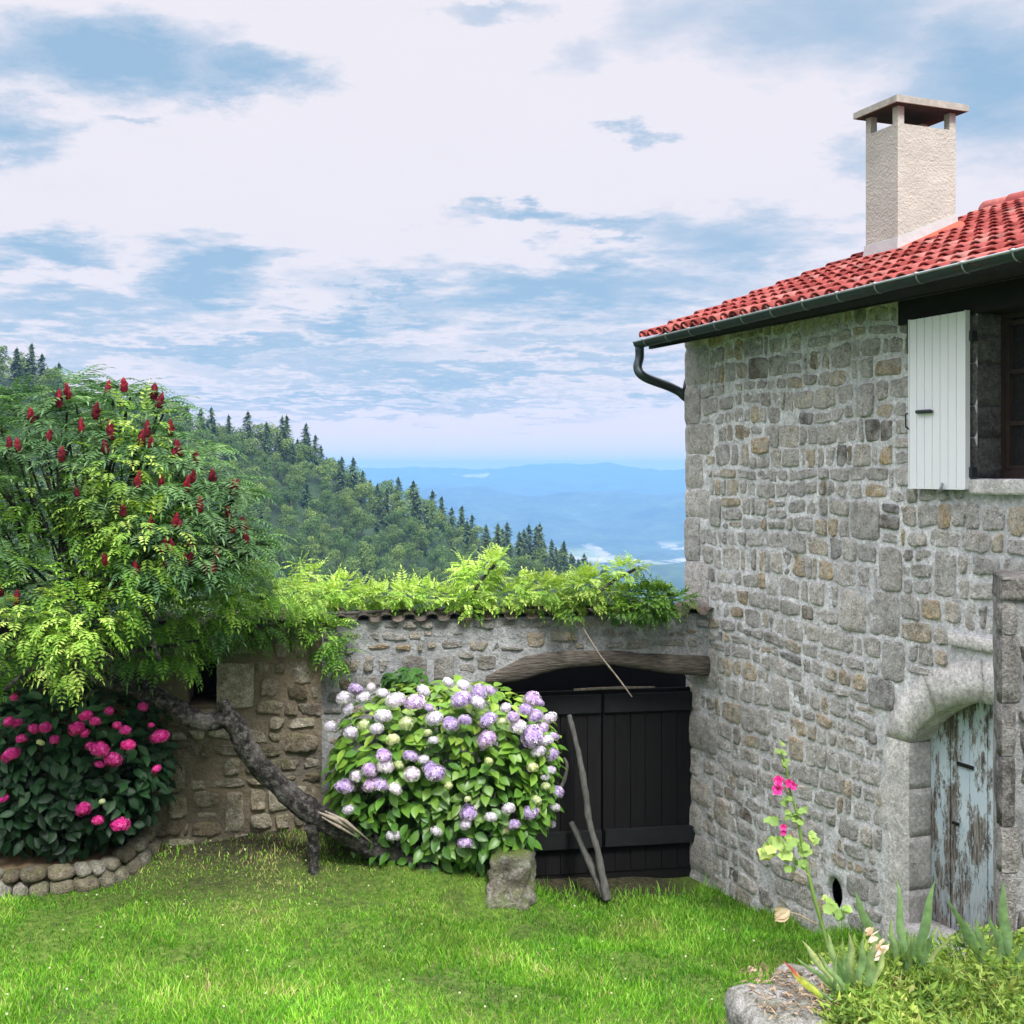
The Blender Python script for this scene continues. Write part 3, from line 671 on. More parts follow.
lk = MB(); tube(lk, [W(-.10, 3.90, .05), W(-.10, 3.89, .10), W(-.13, 3.955, .105)], .012, 8); lk.build('shutter_stay', M['zinc_l'], sho)
for z_ in (4.0, 4.95): hg = MB(); slab(hg, W, -.36, -.322, z_, z_+.07, .0, .05); hg.build('hinge', M['iron'], sho, smooth=False)

# roof
def RP(t, s, h=0.0, side=0):
    z = EZ+PIT*s+h*.93; d = DE-s+h*.37
    if side: d = DE-2*L+s-h*.37
    return W(t, z, d)
TV = TC+.0
rf = MB()
for side in (0, 1):
    c = [RP(TN-.2, -.02, -.10, side), RP(TV-.04, -.02, -.10, side), RP(TV-.04, L, -.10, side), RP(TN-.2, L, -.10, side)]
    e = [RP(TN-.2, -.02, -.005, side), RP(TV-.04, -.02, -.005, side), RP(TV-.04, L, -.005, side), RP(TN-.2, L, -.005, side)]
    rf.box(c+e, 1)
    pitch = .165; rows = 14; ln = (L+.06)/rows
    ncol = int((TV-TN+.2)/pitch)
    for ci in range(ncol+1):
        tcx = TV-.05-ci*pitch
        for ri in range(rows):
            s0 = -.07+ri*ln; s1 = s0+ln+.04; r = random.random(); jj = U(-.006, .006); ji = U(-.012, .012); seg = 8
            V = []
            for (s_, lift, rad) in ((s0+ji, .028, .076), (s1, .006, .062)):
                for rad2 in (rad, rad-.014):
                    for k in range(seg+1):
                        a = math.pi*k/seg; V.append(RP(tcx+jj+rad2*math.cos(a), s_, lift+rad2*.80*math.sin(a), side))
            q = seg+1; Fs = []
            for k in range(seg):
                Fs += [(k, k+1, 2*q+k+1, 2*q+k), (q+k+1, q+k, 3*q+k, 3*q+k+1), (k+1, k, q+k, q+k+1)]
            rf.add(V, Fs, 0, r)
            # channel tile between the covers
            V = []; tcx2 = tcx-pitch/2; r = random.random()
            for (s_, lift) in ((s0-.02+U(-.01, .01), .022), (s1, .0)):
                for k in range(6):
                    a = math.pi*(1+k/5); V.append(RP(tcx2+.075*math.cos(a), s_, lift+.045+.045*math.sin(a), side))
            rf.add(V, [(k+1, k, 6+k, 6+k+1) for k in range(5)], 0, r)
roof = rf.build('roof', [M['tile'], M['soffit']], house)
rt = MB(); t = TV+.06; 
while t > TN:
    V = []; seg = 10; t1 = t-.44
    for tt, R_ in ((t, .135), (t1, .115)):
        for rad2 in (R_, R_-.018):
            for k in range(seg+1):
                a = math.pi*k/seg; V.append(W(tt, EZ+PIT*L+.015+rad2*.9*math.sin(a), DE-L+rad2*math.cos(a)))
    q = seg+1; Fs = []
    for k in range(seg): Fs += [(k, k+1, 2*q+k+1, 2*q+k), (q+k+1, q+k, 3*q+k, 3*q+k+1), (k+1, k, q+k, q+k+1)]
    rt.add(V, Fs, 0, U(0, .9)); t -= .38
V = []
for j in range(7):        # rounded mortar end of the ridge
    ph = math.pi/2*j/6
    for k in range(11):
        a = math.pi*k/10; V.append(W(TV+.05+.10*math.sin(ph), EZ+PIT*L+.01+.125*math.cos(ph)*math.sin(a), DE-L+.13*math.cos(ph)*math.cos(a)))
rt.add(V, [(j*11+k, j*11+k+1, (j+1)*11+k+1, (j+1)*11+k) for j in range(6) for k in range(10)], 0, .2)
rt.build('ridge_tiles', M['tile'], roof)

# chimney (t 2.24..2.80, s 2.0..2.62)
CT0, CT1, CS0, CS1 = 2.33, 2.80, 2.0, 2.70
def C(t, z, d): return W(t, z, DE-d)      # d is here the distance in from the eave
ch = MB()
def cbox(m_, t0, t1, s0, s1, z0, z1, mat=0): m_.box([C(t0, z0, s0), C(t1, z0, s0), C(t1, z0, s1), C(t0, z0, s1), C(t0, z1, s0), C(t1, z1, s0), C(t1, z1, s1), C(t0, z1, s1)][::1], mat, .5)
cbox(ch, CT0, CT1, CS0, CS1, 5.9, 7.362)
chim = ch.build('chimney', M['plaster'], house, smooth=False)
for a0 in (CT0, CT1-.075):
    for s0 in (CS0, CS1-.075): po = MB(); cbox(po, a0+.001, a0+.076, s0+.001, s0+.076, 7.362, 7.5275); po.build('cap_post', M['plaster'], chim, smooth=False)
cp = MB(); o_ = .085; cbox(cp, CT0-o_, CT1+o_, CS0-o_, CS1+o_, 7.535, 7.595); cbox(cp, CT0-o_+.03, CT1+o_-.03, CS0-o_+.03, CS1+o_-.03, 7.595, 7.612)
cp.build('cap', mat_plain('cap_concrete', (.34,.33,.29), .9, .3, 12, .5, .008), chim, smooth=False)
def skirt(m_, e, hb, ht):          # sloping collar that follows the roof
    zz = lambda s: EZ+PIT*s
    P = []
    for (t_, s_) in ((CT0, CS0), (CT1, CS0), (CT1, CS1), (CT0, CS1)):
        st = -1 if t_ == CT0 else 1; ss = -1 if s_ == CS0 else 1
        P.append((t_+st*e, s_+ss*e))
    V = [C(t_, zz(s_)+hb, s_) for t_, s_ in P]+[C(t_-(1 if t_ > 2.5 else -1)*e*.7, zz(s_)+ht, s_-(1 if s_ > 2.3 else -1)*e*.7) for t_, s_ in P]
    m_.box(V)
sk = MB(); cbox(sk, CT0+.08, CT1-.08, CS0+.08, CS1-.08, 7.363, 7.375); sk.build('flue', M['room'], chim, smooth=False)  # black slab painted in for the unlit flue mouth
sk = MB(); cbox(sk, CT0-o_+.02, CT1+o_-.02, CS0-o_+.02, CS1+o_-.02, 7.528, 7.534); sk.build('shaded_cap_underside', mat_plain('cap_underside_shade', (.05,.04,.035), .95, .4, 10, .2), chim, smooth=False)  # thin dark plate that paints the shade below the cap
sk = MB(); skirt(sk, .03, .0, .19); sk.build('mortar_fillet', M['plaster_w'], chim, smooth=False)
sk = MB(); skirt(sk, .10, .03, .10); sk.build('red_flashing', M['wax'], chim, smooth=False)

# gutter
GD = DE+.055
def gz(t): return 5.315+(TV+.15-t)*.0145
gt = MB(); GT0, GT1 = TV+.09, TN-.2; V = []; nn_ = 20; seg = 10; GR = .056
for i in range(nn_+1):
    t = GT0+(GT1-GT0)*i/nn_
    for rad in (GR, GR-.004):
        for k in range(seg+1):
            a = math.pi*(1+k/seg); V.append(W(t, gz(t)+rad*math.sin(a), GD-rad*math.cos(a)))
q = seg+1; Fs = []
for i in range(nn_):
    for k in range(seg):
        a = i*2*q; Fs += [(a+k, a+k+1, a+2*q+k+1, a+2*q+k), (a+q+k+1, a+q+k, a+3*q+k, a+3*q+k+1)]
gt.add(V, Fs); gt.add([W(GT0, gz(GT0), GD)]+[W(GT0, gz(GT0)+GR*math.sin(math.pi*(1+k/seg)), GD-GR*math.cos(math.pi*(1+k/seg))) for k in range(seg+1)], [(0, k+1, k+2) for k in range(seg)])
gut = gt.build('gutter', M['zinc'], house)
bd = MB(); tube(bd, [W(GT0, gz(GT0)+.004, GD+GR), W(GT1, gz(GT1)+.004, GD+GR)], .010, 8); bd.build('gutter_bead', M['zinc_l'], gut)
t = GT0-.22
while t > TN:
    br = MB(); pts = [W(t, gz(t)+(GR+.004)*math.sin(a), GD-(GR+.004)*math.cos(a)) for a in [math.pi*(1.0+.56*k/8) for k in range(9)]]
    V = []
    for p in pts: V += [p+(W(.007, 0)-W(0, 0)), p-(W(.007, 0)-W(0, 0))]
    br.add(V, [(2*k, 2*k+1, 2*k+3, 2*k+2) for k in range(8)]); tube(br, [W(t+.014, gz(t)+.006, GD+GR), W(t-.014, gz(t)+.006, GD+GR)], .013, 6)
    br.build('bracket', M['zinc_l'], gut); t -= .43
dp = MB(); tt = TV-.0
a0 = W(TV+.06, gz(tt)-.05, GD)
ctr = [a0, a0+Vector((0, 0, -.10)), W(TV+.04, gz(tt)-.26, GD+.03), W(TV+.0, gz(tt)-.35, GD-.03), W(TC+.10, gz(tt)-.44, .10), W(TC+.07, gz(tt)-.53, -.02), W(TC+.07, gz(tt)-.75, -.10), W(TC+.07, .1, -.12)]
P, Rr = curve(ctr, [.045]*8, 6); tube(dp, P, Rr, 12); dp.build('downpipe', M['zinc'], house)
fb = MB(); slab(fb, W, TN, TC+.10, 5.26, 5.36, DE-.10, DE-.07); fb.build('fascia_board', M['soffit'], house, smooth=False)
# stair parapet at the right edge
PA = Vector((.4008*7.05, 7.05, 0)); PB = Vector((.4085*6.6, 6.6, 0)); PD = Vector((.985, .06, 0)).normalized()
ztop = 4.05-(577-470)/F*6.6
def PF(u, v, d=0.0): n_ = Vector((PD.y, -PD.x, 0)); return PB+PD*u+n_*d+Vector((0, 0, v))
sd = (PA-PB); sl_ = sd.length; sdn = sd.normalized()
def PS(u, v, d=0.0): return PB+sdn*u-Vector((sdn.y, -sdn.x, 0))*d+Vector((0, 0, v))
parapet = thing('stair_parapet', PB+Vector((0, 0, 1)), 'rough weathered stone parapet beside the cellar door, at right edge', 'wall')
pm = MB(); rubble(pm, PF, .02, 1.2, .6, ztop-.14, [(0, .09, 0, 9)], (.28, .42), (.14, .4), .02, .02, .03, 0, 0, rough=2)
z = .6
while z < ztop-.2:
    hq = U(.18, .4); block(pm, PF, -.004, U(.07, .10), z, min(z+hq, ztop-.14)-.01, -.06, .02, 0, U(0, 1), .01, 4)
    block(pm, PS, .01, sl_, z, min(z+hq, ztop-.14)-.01, -.05, .006, 0, U(0, 1), .008, 4); z += hq
sheet(pm, PF, 0, 1.2, .5, ztop-.13, [], .08, 1)
sheet(pm, lambda u, v, d: PS(sl_-u, v, d), 0, sl_, .5, ztop-.13, [], .08, 1)
pm.box([PB+Vector((.02, .03, .5)), PB+PD*1.2+Vector((0, .03, .5)), PA+PD*1.0+Vector((0, 0, .5)), PA+Vector((.02, 0, .5)), PB+Vector((.02, .03, ztop-.13)), PB+PD*1.2+Vector((0, .03, ztop-.13)), PA+PD*1.0+Vector((0, 0, ztop-.13)), PA+Vector((.02, 0, ztop-.13))], 1)
pm.build('wall', [M['parapet'], M['mortar_b']], parapet)
def PK(u, v, d=0.0): return PB+PD*u-sdn*d+Vector((0, 0, v))
pc = MB(); block(pc, PK, -.008, 1.2, ztop-.13, ztop, -sl_, .035, 0, .1, .012, 9, .02)
pc.add([PK(-.006, ztop-.012, .03), PK(1.2, ztop-.012, .03), PK(1.2, ztop-.012, -sl_), PK(-.006, ztop-.012, -sl_)], [(0,1,2,3)], 0, .1)
pc.build('coping_stone', M['parapet'], parapet)

# ------------------------------------------------------------------ GARDEN WALL (u to the left, z up, d towards us)
def B(u, z, d=0.0): return Vector((1.92-.985*u+.17*d, 11.63-.17*u-.985*d, z))
def Bu(px): k = (px-512)/F; return (1.92-k*11.63)/(.985-k*.17)
def Bz(py, u, d=0): return EYE-(py-HZ)/F*(11.63-.17*u-.985*d)
US = 3.72; WT = 2.66
def Bm(u, z, d=0.0): return B(-u, z, d)      # mirrored so that u grows to the right on screen
gw = thing('garden_wall', B(2.5, .5, -.2), 'grey mortared rubble garden wall with tile coping above the dark gate', 'wall')
LT = [(2.20, 676, 684), (2.0, 665, 683), (1.82, 655, 680), (1.47, 650, 669), (1.0, 650, 665), (.69, 652, 670), (.35, 654, 675), (-.01, 655, 677)]
lz = [(u, Bz(a, u), Bz(c, u)) for u, a, c in LT]
def lint(u, k): return float(np.interp(u, [q[0] for q in lz][::-1], [q[k] for q in lz][::-1]))
gm = MB(); ex = [(-u-.02, -u+.16, .0, lint(u-.08, 1)-.0) for u in np.arange(.1, 2.3, .14)]+[(-2.12, 0, -1, 2.1)]
rubble(gm, Bm, -US, .0, .0, WT, ex, (.22, .33), (.12, .36), .042, .016, .04, 0, .07, rough=1.3, wav=.10)
V = []; Fs = []; us = np.concatenate([np.arange(-.02, 2.19, .07), [2.2]])
for u in us:
    z0 = lint(u, 2)+.02
    for k in range(6): V.append(B(u, z0+(WT-z0)*k/5, .005*nz(u*5, k)))
Fs = [(i*6+k, (i+1)*6+k, (i+1)*6+k+1, i*6+k+1)[::-1] for i in range(len(us)-1) for k in range(5)]
gm.add(V, Fs, 1, .5)
sheet(gm, Bm, -US-.05, -2.08, -.2, WT, [], .08, 1)
gm.box([B(US, -.2, -.02), B(2.08, -.2, -.02), B(2.08, -.2, -.45), B(US, -.2, -.45), B(US, WT, -.02), B(2.08, WT, -.02), B(2.08, WT, -.45), B(US, WT, -.45)][::1], 1)
gm.box([B(2.08, 2.38, -.02), B(-.3, 2.38, -.02), B(-.3, 2.38, -.45), B(2.08, 2.38, -.45), B(2.08, WT, -.02), B(-.3, WT, -.02), B(-.3, WT, -.45), B(2.08, WT, -.45)], 1)
gm.build('wall', [M['stone_b'], M['mortar_b']], gw)
# lintel
lm = MB(); V = []; n = 0; us = np.linspace(2.20, -.01, 30); sec = 12
for i, u in enumerate(us):
    z1, z0 = lint(u, 1), lint(u, 2)
    for k in range(sec):
        a = 2*math.pi*k/sec; x = math.copysign(abs(math.cos(a))**.5, math.cos(a)); y = math.copysign(abs(math.sin(a))**.5, math.sin(a))
        V.append(B(u, (z1+z0)/2+(z1-z0)/2*y*(1+.08*nz(u*5, y, 2)), -.11+.16*x+.014*nz(u*4, y*3+x, 7)))
lm.add(V, [(i*sec+k, i*sec+(k+1) % sec, (i+1)*sec+(k+1) % sec, (i+1)*sec+k) for i in range(29) for k in range(sec)]+[tuple(range(sec))[::-1], tuple(range(29*sec, 30*sec))], 0)
lm.build('lintel_beam', M['lintel'], gw)
def coping(name, u0, u1, dd, parent, z0):
    cm = MB(); u = u0
    while u < u1:
        r = random.random(); seg = 8
        for kind in (0, 1):
            V = []
            for (d_, zz, rad) in ((.07+dd+U(-.012, .012), z0+.01, .10), (-.28, z0+.05, .085), (-.50, z0+.0, .085)):
                for th in (0, -.016):
                    for k in range(seg+1):
                        a = math.pi*k/seg*(1 if not kind else -1)
                        hgt = (rad+th)*.42*math.sin(a)+(.02 if not kind else .035)
                        V.append(B(u+(0 if not kind else .105)+(rad+th*.5)*math.cos(a)*.62, zz+hgt, d_))
            q = seg+1; Fs = []
            for k in range(seg):
                Fs += [(k, k+1, 2*q+k+1, 2*q+k), (2*q+k, 2*q+k+1, 4*q+k+1, 4*q+k), (q+k, q+k+1, 3*q+k+1, 3*q+k), (k, k+1, q+k+1, q+k)]
            cm.add(V, Fs, 0, r)
        u += .21
    return cm.build(name, M['coping'], parent)
coping('tile_coping', -.02, US+.1, 0, gw, WT-.01)

ow = thing('old_stone_wall', B(5.2, .8, -.1), 'brown old rubble wall with small square opening, behind the leaning trunk', 'wall')
om = MB(); OD = .10
def Bo(u, z, d=0.0): return B(-u, z, d+OD)
un = Bu(203); NH = (-un-.12, -un+.13, Bz(703, un), Bz(660, un))
rubble(om, Bo, -8.2, -US, .3, WT, [(NH[0]-.05, NH[1]+.33, NH[2]-.16, NH[3]+.05)], (.24, .38), (.12, .36), .036, .024, .04, 0, .05, rough=1.9, wav=.12)
block(om, Bo, NH[1], NH[1]+.32, NH[2]-.03, NH[3]-.02, -.2, .04, 0, .8, .02, 6, .02)
block(om, Bo, NH[0]-.05, NH[1]+.1, NH[2]-.16, NH[2]-.035, -.2, .05, 0, .6, .02, 6, .02)
sheet(om, Bo, -8.2, -US, .0, WT, [NH], .08, 1, .015)
def OB(u0, u1, z0, z1, d0, d1): slab(om, Bo, u0, u1, z0, z1, d0, d1, 1)
om.add([Bo(-US, 0, 0), Bo(-US, 0, -.12), Bo(-US, WT, -.12), Bo(-US, WT, 0)], [(0,1,2,3)], 1, .5)
OB(-8.2, NH[0], -.2, WT, -.5, -.03); OB(NH[1], -US, -.2, WT, -.5, -.03); OB(NH[0], NH[1], -.2, NH[2], -.5, -.03); OB(NH[0], NH[1], NH[3], WT, -.5, -.03); 
slab(om, Bo, NH[0], NH[1], NH[2], NH[3], -.52, -.50, 2)
om.build('wall', [M['stone_c'], M['mortar_c'], M['room']], ow)
coping('tile_coping', US+.12, 8.1, OD, ow, WT-.01)

# gate
gate = thing('plank_gate', B(1.0, 0, -.4), 'black wooden double gate with horizontal rails under the old lintel', 'gate')
GDp = -.34; zt = Bz(690, 1, GDp)
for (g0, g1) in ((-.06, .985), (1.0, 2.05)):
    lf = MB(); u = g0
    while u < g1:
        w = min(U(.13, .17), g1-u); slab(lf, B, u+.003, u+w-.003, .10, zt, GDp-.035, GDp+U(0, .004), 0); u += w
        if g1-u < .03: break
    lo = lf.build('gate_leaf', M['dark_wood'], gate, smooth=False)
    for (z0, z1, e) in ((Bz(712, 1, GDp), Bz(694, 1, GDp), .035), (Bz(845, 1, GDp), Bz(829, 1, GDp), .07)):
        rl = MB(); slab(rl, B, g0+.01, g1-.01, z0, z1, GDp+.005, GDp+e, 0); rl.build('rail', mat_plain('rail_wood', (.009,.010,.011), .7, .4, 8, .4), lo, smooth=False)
gb = MB(); slab(gb, B, -.1, 2.2, -.1, 2.45, GDp-.5, GDp-.47); gb.build('dark_backing_sheet', M['room'], gate, smooth=False)  # plain near-black sheet set behind the gate leaves
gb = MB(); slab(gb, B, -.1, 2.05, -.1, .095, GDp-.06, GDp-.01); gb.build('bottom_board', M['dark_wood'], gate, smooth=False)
# poles
def stick(name, label, pts, rad, mat, cat, rough=.35, group=None):
    P, Rr = curve(pts, rad, 12); mb = MB(); tube(mb, P, Rr, 12, 0, None, rough, True, 9)
    return tag(mb.build(name, mat, origin=P[0]), label, cat, group)
def atB(px, py, d): u = Bu(px); return at(px, py, 11.63-.17*u-.985*d)
stick('wooden_pole', 'long crooked grey pole leaning against the dark gate', [atB(607, 901, .55), atB(599, 858, .35), atB(589, 820, .18), atB(581, 765, 0), atB(569, 715, -.2)], [.040, .034, .033, .028, .022], M['pole'], 'pole')
stick('wooden_pole', 'short thick pole leaning low beside the long one', [atB(604, 897, .50), atB(588, 860, .2), atB(572, 823, -.2)], [.036, .036, .03], M['pole'], 'pole')
stick('thin_stick', 'pale thin stick lying across the top of the gate', [atB(574, 690, -.28), atB(610, 688, -.27), atB(655, 687, -.28)], [.010, .014, .008], M['palewood'], 'stick')
stick('dead_twig', 'thin bare twig hanging down from the wall top over the gate', [atB(583, 628, .12), atB(600, 655, .16), atB(618, 678, .14), atB(632, 697, .12)], [.006, .008, .008, .004], M['palewood'], 'twig')
stick('curved_branch', 'dark hooked branch between the lilac hydrangea and the pole', [atB(550, 800, -.1), atB(562, 785, -.1), atB(567, 768, -.1), atB(564, 758, -.1)], [.02, .022, .018, .012], M['pole'], 'branch')

# mossy block at the bank edge
def bumpy_block(name, c, sx, sy, sz, rot, mat, label, cat, sub=10, amp=.03, e=5.0, group=None, freq=4, parent=None):
    mb = MB(); V = []; Fs = []; n = sub*2; m_ = sub
    for j in range(m_+1):
        ph = math.pi*j/m_
        for i in range(n):
            a = 2*math.pi*i/n
            d = Vector((math.sin(ph)*math.cos(a), math.sin(ph)*math.sin(a), math.cos(ph)))
            k = (abs(d.x)**e+abs(d.y)**e+abs(d.z)**e)**(-1/e)
            p = Vector((d.x*k*sx, d.y*k*sy, d.z*k*sz)); nn2 = amp*(nz(p.x*freq+c[0]*3, p.y*freq, p.z*freq+c[1])+.5*nz(p.x*freq*3, p.y*freq*3, p.z*freq*3+c[1]))
            p += d*nn2; cr, sr = math.cos(rot), math.sin(rot)
            V.append((c[0]+p.x*cr-p.y*sr, c[1]+p.x*sr+p.y*cr, c[2]+p.z))
    for j in range(m_):
        for i in range(n): Fs.append((j*n+i, (j+1)*n+i, (j+1)*n+(i+1) % n, j*n+(i+1) % n))
    if parent is not None: return mb, V, Fs
    mb.add(V, Fs, 0); return tag(mb.build(name, mat, origin=(c[0], c[1], c[2]-sz)), label, cat, group)
bk = at(511, 880, 10.25)
bumpy_block('stone_block', (bk.x, bk.y, bk.z-.02), .175, .30, .33, -.1, M['mossy'], 'upright moss-topped stone block under the lilac hydrangea', 'stone block', 40, .11, 9)

# ------------------------------------------------------------------ PLANTS
def rot_to(d, up=Vector((0, 0, 1))):
    d = d.normalized(); x = d; s = up.cross(x)
    if s.length < 1e-3: s = Vector((1, 0, 0))
    s.normalize(); n_ = x.cross(s); return x, s, n_
LQ = {}
def leaflet(mb_l, base, d, nrm, ln, w, r):      # one folded diamond leaflet (4 verts, 2 tris)
    s = d.cross(nrm).normalized()
    mid = base+d*ln*.45
    mb_l.append((base, mid+s*w*.5+nrm*w*.12, base+d*ln-nrm*ln*.08, mid-s*w*.5+nrm*w*.12, r))
def flush(mb, lst, mat=0):
    V = np.array([[p[0], p[1], p[2], p[3]] for p in [(q[0][:], q[1][:], q[2][:], q[3][:]) for q in lst]], dtype=np.float32).reshape(-1, 3)
    r = np.repeat(np.array([q[4] for q in lst], dtype=np.float32), 4)
    n = len(lst); b = np.arange(n)[:, None]*4
    mb.add(V, np.concatenate([b+np.array([[0, 1, 2]]), b+np.array([[0, 2, 3]])]), mat, r)
def compound(lst, base, d, ln, pairs, ll, lw, droop, r0, rv=.15, up=Vector((0, 0, 1))):
    p = Vector(base); dirv = Vector(d).normalized(); step = ln/pairs
    sd = dirv.cross(up)
    if sd.length < .05: sd = Vector((1, 0, 0))
    sd.normalize()
    for i in range(pairs):
        p = p+dirv*step; dirv = (dirv+Vector((0, 0, -droop/pairs))).normalized()
        n_ = sd.cross(dirv).normalized(); f = math.sin(math.pi*(.18+.75*(i+1)/pairs))
        for sgn in (-1, 1):
            ld = (sd*sgn*.9+dirv*.45+Vector((U(-.1, .1), U(-.1, .1), U(-.15, .05)))).normalized()
            leaflet(lst, p, ld, n_, ll*f*U(.85, 1.1), lw*f, min(1, max(0, r0+U(-rv, rv))))
    leaflet(lst, p, dirv, sd.cross(dirv), ll*.8, lw*.8, r0)

def rdir():
    while True:
        v = Vector((U(-1, 1), U(-1, 1), U(-1, 1)))
        if .1 < v.length < 1: return v.normalized()

# --- sumac with leaning trunk
TB = at(418, 862, 10.2)
sumac = thing('sumac_tree', (TB.x, TB.y, .65), 'leaning sumac tree with red cone flowers and a dark bent trunk', 'tree')
tr = MB()
P, Rr = curve([at(432, 868, 10.22), at(410, 856, 10.2), at(372, 845, 10.2), at(330, 824, 10.15), at(290, 795, 10.1), at(252, 757, 10.0), at(230, 722, 9.95), at(200, 721, 9.9), at(165, 702, 9.9), at(138, 686, 9.95), at(112, 650, 10.0), at(100, 600, 10.1), at(95, 540, 10.2), at(110, 470, 10.2)],
             [.12, .115, .105, .097, .095, .092, .09, .08, .076, .07, .06, .05, .04, .02], 9)
tube(tr, P, Rr, 18, 0, .5, .34, True, 6)
for pts, rd in (([at(140, 688, 9.93), at(105, 681, 9.9), at(60, 665, 9.8), at(10, 640, 9.8), at(-40, 560, 9.9)], [.07, .055, .05, .04, .02]),
                ([at(112, 650, 10.0), at(150, 610, 10.1), at(180, 570, 10.2), at(215, 545, 10.2), at(250, 560, 10.2)], [.045, .04, .03, .025, .012]),
                ([at(104, 610, 10.1), at(70, 560, 10.1), at(58, 500, 10.2), at(70, 440, 10.2)], [.045, .035, .028, .014]),
                ([at(180, 570, 10.2), at(190, 520, 10.3), at(175, 470, 10.3)], [.03, .022, .012]),
                ([at(232, 722, 9.95), at(226, 708, 9.93), at(224, 700, 9.93)], [.075, .06, .045])):
    P, Rr = curve(pts, rd, 6); tube(tr, P, Rr, 10, 0, .5, .3, True, 9)
trunk = tr.build('trunk', M['bark'], sumac)
sp_ = MB()     # pale torn wood on the trunk
for (q0, q1, q2, w_) in (((318, 812), (335, 819), (366, 838), .022), ((325, 811), (345, 821), (372, 843), .020), ((322, 817), (338, 826), (358, 838), .016)):
    tube(sp_, [at(*q0, 10.0), at(*q1, 9.985), at(*q2, 10.04)], [.006, w_, .004], 6, 0, .5, .4)
sp_.build('torn_wood', M['palewood'], trunk)
# crown: branch tips with arching compound leaves
CONES = [(223,143),(196,166),(332,127),(382,122),(468,146),(478,172),(260,240),(163,267),(52,291),(79,295),(8,279),(200,323),(430,279),(458,284),(447,252),(516,247),(524,323),(544,306),(346,258),(562,410),(578,384),(638,383),(692,415),(705,408),(686,490),(727,527),(694,528),(735,569),(461,517),(524,509),(538,521),(498,594),(518,598),(504,643),(620,653),(638,645),(575,567),(567,618),(28,714),(70,738),(416,645),(12,390),(4,595),(120,210),(300,200),(330,300),(420,400),(250,430),(600,470),(650,600),(560,620),(380,480),(330,620),(590,330),(490,400),(-60,330),(-90,500)]
tips = []
cx, cz, cY = 75, 560, 10.25
def surfY(px, py, bulge=1.0):
    q = 1-((px-cx)/215)**2-((py-cz)/205)**2
    return cY-bulge*math.sqrt(max(q, .02))
for i, (zx, zy) in enumerate(CONES):
    px, py = zx/2.926, 340+zy/2.926
    tips.append((at(px, py+13, surfY(px, py)-.25), 1))
nt_ = 0
while nt_ < 210:
    a = U(0, 2*math.pi); q = U(0, 1)**.5; px = cx+200*q*math.cos(a); py = cz-U(-.62, 1)*185*math.sqrt(max(0, 1-((px-cx)/200)**2))
    # keep the outline lumpy
    if py < 560 and px > cx and ((px-cx)/200)**2+((py-cz)/185)**2 > .93+.1*nz(px*.02, py*.02): continue
    Yd = cY+U(-1, .9)*math.sqrt(max(.02, 1-((px-cx)/215)**2-((py-cz)/205)**2))
    if py > 665: continue
    tips.append((at(px, py, Yd), 0)); nt_ += 1
cc = at(cx, cz+40, cY+.2); sl_l = []
for (p, c_) in tips:
    od = (p-cc); od.z *= .8; od.normalize()
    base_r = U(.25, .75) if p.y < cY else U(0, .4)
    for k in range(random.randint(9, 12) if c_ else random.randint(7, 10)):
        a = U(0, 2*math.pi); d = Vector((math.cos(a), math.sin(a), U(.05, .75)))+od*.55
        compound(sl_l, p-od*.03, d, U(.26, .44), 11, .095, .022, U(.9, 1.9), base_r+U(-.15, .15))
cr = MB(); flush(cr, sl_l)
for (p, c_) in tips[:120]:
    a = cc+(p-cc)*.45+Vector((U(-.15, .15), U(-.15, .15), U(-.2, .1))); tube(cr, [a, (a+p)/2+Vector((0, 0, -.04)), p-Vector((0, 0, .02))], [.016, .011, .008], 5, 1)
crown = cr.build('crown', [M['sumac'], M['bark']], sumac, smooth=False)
def cone_mesh():
    mb = MB(); V = []; n = 9; seg = 10
    for j in range(n+1):
        x = j/n; R_ = .036*math.sin(math.pi*min(1, .12+x*.9))**.6*(1-.30*x)
        for k in range(seg):
            a = 2*math.pi*(k+.5*(j % 2))/seg; rr_ = R_*(1+.42*U(-1, 1)); V.append((rr_*math.cos(a), rr_*math.sin(a), .15*x))
    mb.add(V, [(j*seg+k, j*seg+(k+1) % seg, (j+1)*seg+(k+1) % seg, (j+1)*seg+k) for j in range(n) for k in range(seg)]+[tuple(range(n*seg, (n+1)*seg))], 0, np.array([U(0, 1) for _ in V])); return mb
cone0 = None
for (p, c_) in tips:
    if not c_: continue
    if cone0 is None:
        cone0 = cone_mesh().build('flower_cone', M['cone'], None); c = cone0; c.parent = sumac
    else:
        c = cone0.copy(); COL.objects.link(c); c.parent = sumac
    c.location = Vector(p)-Vector(sumac['_o'])+Vector((0, -.16, .01)); s = U(.62, .95); c.scale = (s, s, s*U(.9, 1.2)); c.rotation_euler = (U(-.25, .25), U(-.25, .25), U(0, 6))
# support post
post = stick('forked_support_post', 'short dark forked post propping up the leaning trunk', [at(313, 884, 10.12), at(314, 860, 10.12), at(313, 838, 10.1), at(311, 825, 10.06)], [.05, .045, .05, .06], M['bark'], 'post', .3)

